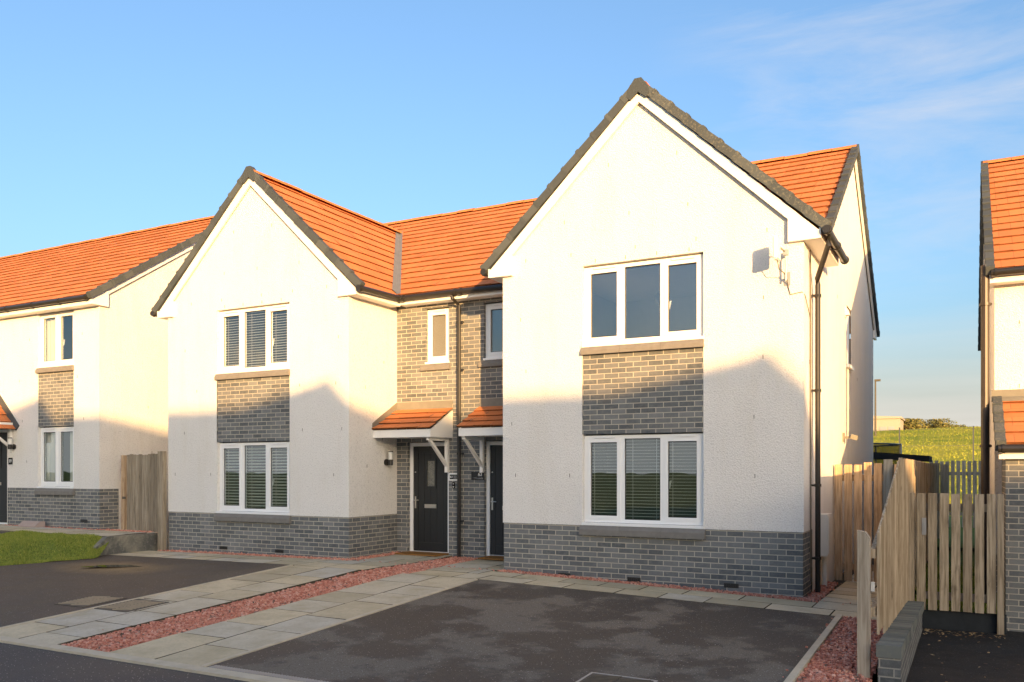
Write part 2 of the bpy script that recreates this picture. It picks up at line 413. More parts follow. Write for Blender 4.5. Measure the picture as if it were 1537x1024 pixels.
wb = nt.nodes.new('ShaderNodeMix'); wb.data_type = 'RGBA'; wb.blend_type = 'MULTIPLY'; wb.inputs[0].default_value = 1
nt.links.new(mx3.outputs[2], wb.inputs[6]); wb.inputs[7].default_value = (.97, .93, .91, 1); nt.links.new(wb.outputs[2], bg.inputs[0]); nt.links.new(bg.outputs[0], wo.inputs[0]); bg.inputs[1].default_value = .15
sc.view_settings.view_transform = 'Standard'; sc.view_settings.look = 'None'; sc.view_settings.exposure = 1.74; sc.view_settings.gamma = 1
sc.cycles.max_bounces = 8; sc.cycles.transparent_max_bounces = 12

# ------------------------------------------------------------------ roofs and trims
SB = .952; SM = .662           # slopes of the bay roof and of the main roof
def tiles(mb, O, U, Vv, N, ulen, vlen, ulim=None, gauge=.30):
    O, U, Vv, N = V(O), V(U).normalized(), V(Vv).normalized(), V(N).normalized()
    n = max(1, math.ceil(vlen/gauge - .05))
    for i in range(n):
        v0 = i*gauge; v1 = min(vlen, v0+gauge)
        u0, u1 = (0, ulen) if ulim is None else ulim(i, v0)
        k0 = math.floor(u0/.33)-1; us = [u0]
        k = k0
        while True:
            u = (k + (.5 if i % 2 else 0))*.33; k += 1
            if u <= u0+.01: continue
            if u >= u1-.01: break
            us.append(u)
        us.append(u1)
        for a, b in zip(us, us[1:]):
            h = .028 + R_.uniform(-.006, .006); dv = R_.uniform(-.006, .006)
            p = [O+U*a+Vv*(v0+dv)+N*h, O+U*b+Vv*(v0+dv)+N*h, O+U*b+Vv*(v1+.01)+N*.003, O+U*a+Vv*(v1+.01)+N*.003]
            mb.poly(p, 0, [(a, v0), (b, v0), (b, v1), (a, v1)])
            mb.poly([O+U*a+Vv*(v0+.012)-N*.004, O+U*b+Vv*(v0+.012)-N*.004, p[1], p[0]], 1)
def verge(mb, A, B, out, seg=.31, inner=.08, drop=.062, mi=0):
    A, B, out = V(A), V(B), V(out).normalized(); d = B-A; L = d.length; d.normalize()
    up = out.cross(d).normalized()
    if up.z < 0: up = -up
    n = round(L/seg); sl = L/n
    for i in range(n):
        c = A + d*(sl*(i+.5)) + up*(.03-drop/2 + R_.uniform(-.003, .003)) - out*(inner/2-.022)
        dd = (d + up*-.035).normalized(); uu = (up + d*.035).normalized()
        mb.obox(c, dd*(sl/2+.018), uu*(drop/2+.028), out*(inner/2+.014 + R_.uniform(0, .004)), mi)
        # raised collar at the lower end of each unit
        mb.obox(A+d*(sl*i+.022)+up*(.034-drop/2+.004)-out*(inner/2-.022), dd*.026, uu*(drop/2+.034), out*(inner/2+.02), mi)
def ridge(mb, A, B, r=.115):
    A, B = V(A), V(B); d = (B-A); L = d.length; d.normalize(); side = d.cross(V((0, 0, 1))).normalized()
    n = max(1, round(L/.45)); sl = L/n
    for i in range(n):
        a0 = A+d*(sl*i+.004); a1 = A+d*(sl*(i+1)-.004); lift = R_.uniform(-.006, .006)
        prof = [(math.cos(t)*r*1.25, math.sin(t)*r*.75-.055+lift) for t in [math.pi*k/6 for k in range(7)]]
        P0 = [a0+side*x+V((0, 0, z)) for x, z in prof]; P1 = [a1+side*x+V((0, 0, z)) for x, z in prof]
        for k in range(6): mb.poly([P0[k], P0[k+1], P1[k+1], P1[k]], 0)
        mb.poly(P0, 1); mb.poly(P1, 1)
def gutter(name, pts, parent, brackets=True, mat='black'):
    mb = MB(); pts = [V(p) for p in pts]
    mb.tube(pts, .052, 12)
    for a, b in zip(pts, pts[1:]):
        L = (b-a).length; d = (b-a).normalized(); n = max(1, int(L/.85))
        for i in range(n+1):
            c = a + d*(min(max(.06, L*i/n), L-.06))
            mb.tube([c-d*.016, c+d*.016], .064, 12)
    return mb.build(name, mat, parent, smooth=False)

# ------------------------------------------------------------------ windows
def window(parent, x0, x1, z0, z1, y, lights=3, blind=None, pitch=.045, tilt=18, frosted=False, curtain=None, handle=True, vents=True, casement=None):
    """white framed window facing -Y; x0<x1"""
    mb = MB(); F = .052; D0, D1 = y+.065, y+.125
    xs = [x0+(x1-x0)*i/lights for i in range(lights+1)]
    mb.box(x0, x1, D0, D1, z1-F, z1); mb.box(x0, x1, D0, D1, z0, z0+F)
    mb.box(x0, x0+F, D0, D1, z0+F, z1-F); mb.box(x1-F, x1, D0, D1, z0+F, z1-F)
    for xm in xs[1:-1]: mb.box(xm-.032, xm+.032, D0, D1, z0+F, z1-F)
    cas = casement if casement is not None else [i for i in range(lights) if lights != 3 or i != 1]
    openings = []
    for i in range(lights):
        a = xs[i]+(F if i == 0 else .032); b = xs[i+1]-(F if i == lights-1 else .032); c, e = z0+F, z1-F
        if i in cas:
            s = .05; E0, E1 = y+.052, y+.115
            mb.box(a, b, E0, E1, e-s, e); mb.box(a, b, E0, E1, c, c+s); mb.box(a, a+s, E0, E1, c+s, e-s); mb.box(b-s, b, E0, E1, c+s, e-s)
            a, b, c, e = a+s, b-s, c+s, e-s
            if vents: mb.box(a+.06, b-.02, E0-.012, E0, z1-F+.012, z1-.012)
        openings.append((a, b, c, e))
    mb.box(x0-.008, x1+.008, y-.022, y+.07, z0-.042, z0-.004)
    wobj = mb.build('window', 'upvc', parent)
    g = MB(); k = MB()
    for a, b, c, e in openings:
        g.poly([(a, y+.09, c), (b, y+.09, c), (b, y+.09, e), (a, y+.09, e)])
        for q in ((a, b, c, c+.012), (a, b, e-.012, e), (a, a+.012, c, e), (b-.012, b, c, e)): k.box(q[0], q[1], y+.082, y+.088, q[2], q[3])
    g.build('pane', 'frosted' if frosted else 'glass', wobj)
    k.build('gasket', 'black', wobj)
    if handle:
        h = MB(); a, b, c, e = openings[-1]; zc = (c+e)/2-.05
        h.box(a-.03, a-.012, y+.115, y+.13, zc-.06, zc+.06); h.obox((a+.004, y+.14, zc-.03), (.012, 0, .004), (0, .01, 0), (.012, 0, .06)); h.build('handle', 'upvc', wobj)
    if blind:
        b_ = MB(); n = int((z1-z0-.06)/pitch); ca, sa = math.cos(rad(tilt)), math.sin(rad(tilt))
        hw = .0245
        for i in range(n):
            z = z0+.05+i*pitch
            for a, b in zip(xs, xs[1:]):
                b_.obox(((a+b)/2, y+.19, z), ((b-a)/2-.012, 0, 0), (0, hw*ca, hw*sa), (0, -.0014*sa, .0014*ca))
        for a, b in zip(xs, xs[1:]):
            b_.box(a+.012, b-.012, y+.17, y+.215, z1-.05, z1-.005)
            for q in (.2, .8):
                xx = a+(b-a)*q
                b_.box(xx-.0035, xx+.0035, y+.172, y+.1735, z0+.03, z1-.04)
        b_.build('blind', 'blind', wobj)
    if curtain:
        c_ = MB()
        for (a, b) in curtain:
            n = int((b-a)/.022); prev = None
            for i in range(n+1):
                xx = a+(b-a)*i/n; yy = y+.17+.022*math.sin(i*1.15)+.008*math.sin(i*.37)
                if prev: c_.poly([(prev[0], prev[1], z0-.1), (xx, yy, z0-.1), (xx, yy, z1-.02), (prev[0], prev[1], z1-.02)])
                prev = (xx, yy)
        c_.build('curtain', 'curtain', wobj)
    return wobj
def stone_sill(parent, x0, x1, y, z0, z1, proj=.055, n=3):
    mb = MB()
    for i in range(n):
        a = x0+(x1-x0)*i/n+(.002 if i else 0); b = x0+(x1-x0)*(i+1)/n-(.002 if i < n-1 else 0)
        mb.prism([(y-proj, z0), (y+.07, z0), (y+.07, z1), (y-.02, z1), (y-proj, z1-.055)], 'x', a, b)
    return mb.build('stone_sill', 'stone', parent)
def room(parent, x0, x1, y0, y1, z0, z1, mat):
    mb = MB()
    mb.poly([(x0, y1, z0), (x1, y1, z0), (x1, y1, z1), (x0, y1, z1)])
    mb.poly([(x0, y0, z0), (x0, y1, z0), (x0, y1, z1), (x0, y0, z1)]); mb.poly([(x1, y0, z0), (x1, y1, z0), (x1, y1, z1), (x1, y0, z1)])
    mb.poly([(x0, y0, z1), (x1, y0, z1), (x1, y1, z1), (x0, y1, z1)])
    mb.poly([(x0, y0, z0), (x1, y0, z0), (x1, y1, z0), (x0, y1, z0)])
    return mb.build('room', mat, parent)
def front_door(parent, x0, x1, z0, z1, y, flip=False):
    """charcoal plank door in white frame; the plain leaf, glazed slot, letter plate and handle"""
    fr = MB(); F = .065
    fr.box(x0, x0+F, y, y+.09, z0, z1); fr.box(x1-F, x1, y, y+.09, z0, z1); fr.box(x0+F, x1-F, y, y+.09, z1-F, z1)
    fr.box(x0+F, x1-F, y-.01, y+.09, z0, z0+.035)
    a, b, c, e = x0+F+.004, x1-F-.004, z0+.04, z1-F-.004
    wd = b-a; Y = y+.02; lf = MB()
    gx0, gx1 = (a+wd*.40, a+wd*.62); gz0, gz1 = c+(e-c)*.62, c+(e-c)*.86
    ex = [a, a+wd*.14, a+wd*.32, a+wd*.5, a+wd*.68, a+wd*.86, b]
    lf.box(a, b, Y+.012, Y+.05, c, gz0); lf.box(a, b, Y+.012, Y+.05, gz1, e); lf.box(a, gx0, Y+.012, Y+.05, gz0, gz1); lf.box(gx1, b, Y+.012, Y+.05, gz0, gz1)
    lf.box(a, ex[1]-.004, Y, Y+.011, c, e); lf.box(ex[5]+.004, b, Y, Y+.011, c, e)
    lf.box(ex[1], ex[5], Y, Y+.011, e-.13, e); lf.box(ex[1], ex[5], Y, Y+.011, c, c+.16)
    for p, q in zip(ex[1:5], ex[2:6]):
        for (za, zb) in ((c+.164, gz0-.03), (gz1+.03, e-.134)): lf.box(p+.003, q-.003, Y+.003, Y+.011, za, zb)
        p2, q2 = p+.003, q-.003
        for (xa, xb) in ((p2, min(q2, gx0-.03)), (max(p2, gx1+.03), q2)):
            if xb-xa > .01: lf.box(xa, xb, Y+.003, Y+.011, gz0-.03, gz1+.03)
    for q in ((gx0-.03, gx0, gz0-.03, gz1+.03), (gx1, gx1+.03, gz0-.03, gz1+.03), (gx0, gx1, gz0-.03, gz0), (gx0, gx1, gz1, gz1+.03)):
        lf.box(q[0], q[1], Y-.012, Y+.01, q[2], q[3])
    d = lf.build('front_door', 'door', parent); fr.build('door_frame', 'upvc', d)
    g = MB(); g.poly([(gx0, Y+.01, gz0), (gx1, Y+.01, gz0), (gx1, Y+.01, gz1), (gx0, Y+.01, gz1)]); g.build('glass_pane', 'frosted', d)
    m = MB(); zl = c+(e-c)*.43; m.box(a+wd*.33, a+wd*.67, Y-.012, Y-.001, zl-.035, zl+.035); m.box(a+wd*.36, a+wd*.64, Y-.018, Y-.012, zl-.018, zl+.022); m.build('letter_plate', 'chrome', d)
    h = MB(); hx = b-.045 if flip else a+.045; s = -1 if flip else 1; zh = c+(e-c)*.47
    h.box(hx-.015, hx+.015, Y-.012, Y-.001, zh-.12, zh+.1); h.tube([(hx, Y-.012, zh+.03), (hx, Y-.05, zh+.03), (hx+s*.10, Y-.05, zh+.03)], .009, 8); h.build('handle', 'chrome', d)
    p = MB(); p.tube([(hx, Y-.012, zh+.55), (hx, Y-.001, zh+.55)], .012, 10); p.build('door_lock', 'chrome', d)
    return d
def porch(parent, x0, x1, y0, y1, zf0, zf1, ztop, zlead, open_side):
    """lean-to canopy on a wall y1, front edge y0; open_side +1/-1 = free end towards +x/-x"""
    pb = MB()
    sl = (ztop-zf1)/(y1-y0)
    pb.box(x0, x1, y0, y0+.025, zf0, zf1)                    # front fascia
    pb.box(x0+.01, x1-.01, y0+.025, y1, zf0+.008, zf0+.024)          # soffit
    xe = x1 if open_side > 0 else x0
    a, b = (xe-.025, xe) if open_side > 0 else (xe, xe+.025)
    pb.prism([(y0+.027, zf0), (y1, zf0), (y1, ztop-.015), (y0+.027, zf1-.003)], 'x', a, b)
    po = pb.build('porch', 'fascia', parent)
    t = MB(); e0, e1 = (x0, x1+.015) if open_side > 0 else (x0-.015, x1)
    vl = math.hypot(y1-y0+.04, ztop-zf1); tiles(t, (e0, y0-.04, zf1+.012), (1, 0, 0), (0, 1, sl), (0, -sl, 1), e1-e0, vl, gauge=vl/4)
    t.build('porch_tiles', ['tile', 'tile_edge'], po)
    f = MB(); f.box(x0, x1, y1-.012, y1-.002, ztop-.02, zlead)
    f.obox(((x0+x1)/2, y1-.07, ztop-.022), ((x1-x0)/2, 0, 0), (0, .065, .065*sl), (0, -.003, .004))
    xi = x0 if open_side > 0 else x1; s = 1 if open_side > 0 else -1
    f.prism([(y0-.03, zf1+.02), (y1-.014, ztop+.01), (y1-.014, zlead), (y0-.03, zf1+.13)], 'x', xi+s*.002, xi+s*.014)
    f.obox((xi+s*.06, (y0+y1)/2, (zf1+ztop)/2+.034), (.05, 0, 0), (0, (y1-y0)/2, (ztop-zf1)/2), (0, -.002, .004))
    f.build('flashing', 'flash', po)
    br = MB(); bx = x1-.10 if open_side > 0 else x0+.06
    br.box(bx-.03, bx+.03, y1-.07, y1-.002, zf0-.62, zf0); br.box(bx-.028, bx+.028, y0+.06, y1-.07, zf0-.055, zf0-.001)
    A, B = V((bx, y1-.05, zf0-.50)), V((bx, y0+.12, zf0-.045)); d = (B-A).normalized()
    br.obox((A+B)/2, (.024, 0, 0), d*((B-A).length/2), V((1, 0, 0)).cross(d)*.027); br.build('bracket', 'fascia', po)
    return po

# ------------------------------------------------------------------ the semi-detached pair
CX = -12.03    # x of the far corner of the mirrored house
def half(side, root):
    Rr = side == 'R'
    X = (lambda a: a) if Rr else (lambda a: CX-a)
    def rng(a, b): return tuple(sorted((X(a), X(b))))
    w_ = MB()
    a, b = rng(-4.5, 0); h0, h1 = rng(-3.155, -1.335)
    w_.grid('y', 0, a, b, .84, 4.7, [(h0, h1, .84, 4.69)])
    w_.poly([(X(-4.5), 0, 4.7), (X(0), 0, 4.7), (X(0), 0, 4.935), (X(-2.25), 0, 4.935+2.25*SB), (X(-4.5), 0, 4.935)])
    for z0, z1 in ((.84, 2.19), (3.36, 4.69)):
        for xx in (-3.155, -1.335): w_.poly([(X(xx), 0, z0), (X(xx), .14, z0), (X(xx), .14, z1), (X(xx), 0, z1)])
    w_.poly([(h0, 0, 4.69), (h1, 0, 4.69), (h1, .14, 4.69), (h0, .14, 4.69)])
    w_.grid('x', X(0), 0, .7, .84, 4.7); 
    w_.grid('x', X(0), .7, 9.5, -.5, 4.7, [(4.55, 5.15, 3.55, 4.6)] if Rr else [])
    w_.poly([(X(0), 1.41, 4.7), (X(0), 9.5, 4.7), (X(0), 9.5, 4.93), (X(0), 5.45, 4.93+4.04*SM), (X(0), 1.41, 4.93)])
    w_.grid('x', X(-4.5), 0, 1.41, .84, 4.7); a, b = rng(-6.015, 0); w_.grid('y', 9.5, a, b, -.5, 4.7)
    w_.poly([(X(-4.5), 0, .84), (X(0), 0, .84), (X(0), .012, .84), (X(-4.5), .012, .84)])
    # little weep vents let into the render
    rv = random.Random(3 if Rr else 5)
    for zz in (1.55, 2.35, 3.15, 3.95, 4.85, 5.35, 6.1):
        hw = 2.1 if zz < 4.7 else max(.2, 2.1-(zz-4.7)/SB)
        xx = -2.25-hw+rv.uniform(0, .3)
        while xx < -2.25+hw:
            if not (-3.35 < xx < -1.2 and zz < 4.75): w_.box(X(xx), X(xx)+.009, -.003, .0, zz, zz+.055, 1)
            xx += rv.uniform(.75, 1.05)
    for k in range(4): xx = -2.95+k*.47; w_.box(X(xx), X(xx)+.009, -.003, 0, 4.72, 4.775, 1)
    for yy, zz in ((.45, 3.1), (.5, 1.7), (1.0, 3.6), (.95, 2.2), (3.3, 4.5), (6.2, 3.4)):
        w_.box(X(0), X(0)+(.003 if Rr else -.003), yy, yy+.009, zz, zz+.06, 1)
        if yy < 1.3: w_.box(X(-4.5), X(-4.5)+(-.003 if Rr else .003), yy, yy+.009, zz, zz+.06, 1)
    w_.build('wall', ['render', 'slot'], root)
    p = MB(); a, b = rng(-4.488, -.012)
    p.grid('y', .012, a, b, -.5, .84)
    p.grid('x', X(-.012), .012, .71, -.5, .84); p.grid('x', X(-4.488), .012, 1.42, -.5, .84)
    p.build('plinth', 'brick', root)
    r = MB(); a, b = rng(-6.015, -4.5); wh = rng(-5.655, -5.145); dh = rng(-5.645, -4.745)
    r.grid('y', 1.41, a, b, -.4, 4.8, [(wh[0], wh[1], 3.55, 4.62), (dh[0], dh[1], -.4, 2.18)])
    for (q, z0, z1) in ((wh, 3.55, 4.62), (dh, -.4, 2.18)):
        for xx in q: r.poly([(xx, 1.41, z0), (xx, 1.53, z0), (xx, 1.53, z1), (xx, 1.41, z1)])
        r.poly([(q[0], 1.41, z1), (q[1], 1.41, z1), (q[1], 1.53, z1), (q[0], 1.53, z1)])
    r.build('recess_wall', 'brick', root)
    bp = MB(); bp.grid('y', .016, h0, h1, 2.19, 3.37); bp.poly([(h0, .016, 2.19), (h1, .016, 2.19), (h1, .14, 2.19), (h0, .14, 2.19)])
    bp.build('brick_panel', 'brick', root)
    # airbricks
    for xx in ((-3.45, -2.35, -.95) if Rr else (-2.9, -1.5)):
        z = .05 if Rr else .155
        ab = MB(); ab.box(X(xx)-.1, X(xx)+.1, .004, .014, z, z+.062)
        for k in range(6): ab.box(X(xx)-.085+k*.03, X(xx)-.065+k*.03, .001, .004, z+.01, z+.052)
        ab.build('airbrick', 'black', root)
    # windows
    if Rr:
        window(root, h0+.006, h1-.006, .885, 2.17, 0, blind=True, pitch=.046, tilt=5)
        window(root, h0+.006, h1-.006, 3.52, 4.67, 0)
    else:
        window(root, h0+.006, h1-.006, .885, 2.17, 0, blind=True, pitch=.056, tilt=24)
        window(root, h0+.006, h1-.006, 3.52, 4.67, 0, blind=True, pitch=.048, tilt=22)
    window(root, wh[0]+.004, wh[1]-.004, 3.64, 4.60, 1.41, lights=1, frosted=not Rr, handle=False)
    stone_sill(root, h0-.01, h1+.01, 0, 3.365, 3.475); stone_sill(root, h0-.03, h1+.03, 0, .70, .838)
    stone_sill(root, wh[0]-.09, wh[1]+.03, 1.41, 3.48, 3.59, n=1)
    if Rr:
        m2 = MB(); m2.box(-.06, -.02, 4.551, 5.149, 3.551, 4.599); so = m2.build('side_window', 'upvc', root)
        m3 = MB(); m3.box(-.019, .06, 4.5, 5.2, 3.49, 3.545); m3.build('window_sill', 'upvc', so)
    a, b = rng(-4.2, -.3); room(root, a, b, .28, 3.6, .1, 2.42, 'room_dark'); room(root, a, b, .28, 4.0, 2.72, 4.92, 'room' if Rr else 'room_dark')
    a, b = rng(-6.0, -4.55); room(root, a, b, 1.62, 3.2, 2.72, 4.9, 'room')
    dd = front_door(root, dh[0]+.003, dh[1]-.003, .12, 2.165, 1.48, flip=False)
    # porch
    if Rr: porch(root, -5.73, -4.501, .68, 1.409, 2.235, 2.37, 2.75, 2.92, -1)
    else: porch(root, CX+4.501, CX+5.73, .68, 1.409, 2.235, 2.37, 2.75, 2.92, 1)
    # roof
    t = MB(); n_b = math.hypot(1, SB); n_m = math.hypot(1, SM)
    a, b = rng(-6.015, .085)
    tiles(t, (a, 1.15, 4.85), (1, 0, 0), (0, 1, SM), (0, -SM, 1), b-a, 4.3*n_m)
    tiles(t, (a, 9.75, 4.85), (1, 0, 0), (0, -1, SM), (0, SM, 1), b-a, 4.3*n_m)
    s = 1 if Rr else -1
    tiles(t, (X(.27), -.075, 4.765), (0, 1, 0), (-s, 0, SB), (s*SB, 0, 1), 4.9, 2.52*n_b, lambda i, v: (0, 1.8 if i == 0 else min(4.9, 1.8+v*1.2)))
    tiles(t, (X(-4.77), -.075, 4.765), (0, 1, 0), (s, 0, SB), (-s*SB, 0, 1), 4.9, 2.52*n_b, lambda i, v: (0, min(4.9, 1.55+v*1.2)))
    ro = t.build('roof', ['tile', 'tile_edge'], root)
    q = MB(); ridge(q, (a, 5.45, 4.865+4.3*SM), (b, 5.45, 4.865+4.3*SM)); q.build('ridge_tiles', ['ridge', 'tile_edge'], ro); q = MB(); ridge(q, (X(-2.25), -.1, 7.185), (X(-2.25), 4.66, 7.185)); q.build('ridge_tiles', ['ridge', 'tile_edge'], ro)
    vg = MB(); top = 4.765+2.52*SB
    verge(vg, (X(-4.80), -.07, 4.80), (X(-2.25), -.07, top+.02), (0, -1, 0)); verge(vg, (X(.30), -.07, 4.80), (X(-2.25), -.07, top+.02), (0, -1, 0), mi=1 if Rr else 0)
    xm = X(-2.25); vg.prism([(xm-.17, top-.16), (xm-.12, top-.205), (xm, top-.11), (xm+.12, top-.205), (xm+.17, top-.16), (xm+.155, top-.05), (xm+.05, top+.085), (xm-.05, top+.085), (xm-.155, top-.05)], 'y', -.112, -.0)
    vg.build('verge_tiles', ['verge', 'verge_lichen'], ro); vg = MB()
    xo = X(.075); verge(vg, (xo, 1.5, 4.84+.35*SM), (xo, 5.45, 4.855+4.3*SM), (s, 0, 0)); verge(vg, (xo, 9.8, 4.80), (xo, 5.45, 4.855+4.3*SM), (s, 0, 0))
    vg.build('verge_tiles', ['verge', 'verge_lichen'], ro)
    # valleys: a folded lead strip where the bay roof runs into the main roof
    vl = MB(); up = V((0, 0, .035))
    A = V((X(-4.68), 1.15, 4.86)); B = V((X(-2.25), 1.15+(top-4.85)/SM, top+.01))
    for (wx, wy) in ((.10, 0), (0, .10)):
        dx = V((s*wx, 0, wx*SB)); dy = V((0, wy, wy*SM)); e = dx if wx else V((-s*wy, 0, 0))
        sgn = dx if wx else V((-s*.09, 0, 0))
        vl.poly([A+up, B+up, B+sgn+up, A+sgn+up])
        vl.poly([A+sgn+up, B+sgn+up, B+sgn-up, A+sgn-up])
    vl.build('valley_lead', 'lead', ro)
    # white barge boards, box ends, soffits and fascias
    fa = MB()
    for e in (-1, 1):
        A = V((X(-2.25+e*2.38), -.052, 4.765-.15+.14*SB)); B = V((X(-2.25), -.052, top-.15)); d = (B-A).normalized(); u = V((0, -1, 0)).cross(d)
        if u.z < 0: u = -u
        fa.obox((A+B)/2-d*.0+V((0, .003*e, 0)), d*((B-A).length/2), V((0, .018, 0)), u*.064)
        xw = X(-2.25+e*2.25); xo_ = X(-2.25+e*2.45); xi = X(-2.25+e*2.06)
        fa.prism([(xi, 4.665), (xo_, 4.665), (xo_, 4.775), (xi, 4.97)], 'y', -.075, .0)
        # soffit board between barge and wall
        fa.obox((A+B)/2+V((0, .027, .0)), d*((B-A).length/2), V((0, .022, 0)), u*.012)
    fa.box(X(.002), X(.22), .001, 1.66, 4.665, 4.685); fa.box(X(.20), X(.225), -.074, 1.66, 4.667, 4.80); fa.box(X(.003), X(.2), 1.64, 1.66, 4.686, 4.79)
    fa.box(X(-4.502), X(-4.72), .001, 1.2, 4.665, 4.685); fa.box(X(-4.70), X(-4.722), -.074, 1.205, 4.667, 4.80)
    a, b = rng(-6.015, -4.70); fa.box(a, b, 1.183, 1.205, 4.69, 4.87); fa.box(a, b, 1.207, 1.409, 4.69, 4.71)
    for (y0, z0, y1, z1) in ((1.7, 4.85+.55*SM-.135, 5.45, (4.85+4.3*SM-.135)), (9.7, 4.70, 5.45, (4.85+4.3*SM-.135))):
        A = V((X(.04), y0, z0)); B = V((X(.04), y1, z1)); d = (B-A).normalized(); u = V((1, 0, 0)).cross(d)
        fa.obox((A+B)/2, d*((B-A).length/2), V((.016, 0, 0)), u*.055)
    fa.box(X(.003), X(.055), 9.35, 9.72, 4.66, 4.84)
    fa.build('fascia', 'fascia', root)
    gutter('gutter', [(X(.30), -.14, 4.755), (X(.30), 1.78, 4.755)], root)
    gutter('gutter', [(X(-4.79), -.12, 4.76), (X(-4.79), 1.13, 4.79), (X(-6.015), 1.13, 4.80)], root)

h63 = thing('semi_detached_house', (-3, 1, 0), 'white gabled house at the right of the joined pair, nearest one, door beside plaque 63', 'house')
h61 = thing('semi_detached_house', (-9, 1, 0), 'white gabled house at the left of the joined pair, with blinds in both big windows', 'house')
half('R', h63); half('L', h61)
# drain pipes
def downpipe(parent, pts, r, clips, mat='black'):
    mb = MB(); mb.tube(pts, r, 12)
    for c in clips: mb.tube([(c[0], c[1], c[2]-.02), (c[0], c[1], c[2]+.02)], r*1.3, 12); mb.obox((c[0]+c[3]*.03, c[1]+c[4]*.03, c[2]), (.012+abs(c[3])*.04, 0, 0), (0, .012+abs(c[4])*.04, 0), (0, 0, .014))
    return mb.build('downpipe', mat, parent)
downpipe(h63, [(-6.145, 1.14, 4.80), (-6.145, 1.15, 4.70), (-6.12, 1.33, 4.60), (-6.12, 1.33, .08)], .034, [(-6.12, 1.33, 4.3, 1, .3), (-6.12, 1.33, 3.45, 1, .3), (-6.12, 1.33, 1.95, 1, .3), (-6.12, 1.33, .75, 1, .3)])
downpipe(h63, [(.30, .06, 4.755), (.30, .06, 4.60), (.085, .58, 4.28), (.085, .62, 4.20), (.085, .62, -.06)], .036, [(.085, .62, 4.05, -1, -.6), (.085, .62, 2.75, -1, -.6), (.085, .62, 1.45, -1, -.6), (.085, .62, .45, -1, -.6)])
cb = MB(); cb.tube([(.02, .40, 4.64), (.02, .42, 4.2), (.02, .44, .15)], .011, 6); cb.build('cable', 'slot', h63)
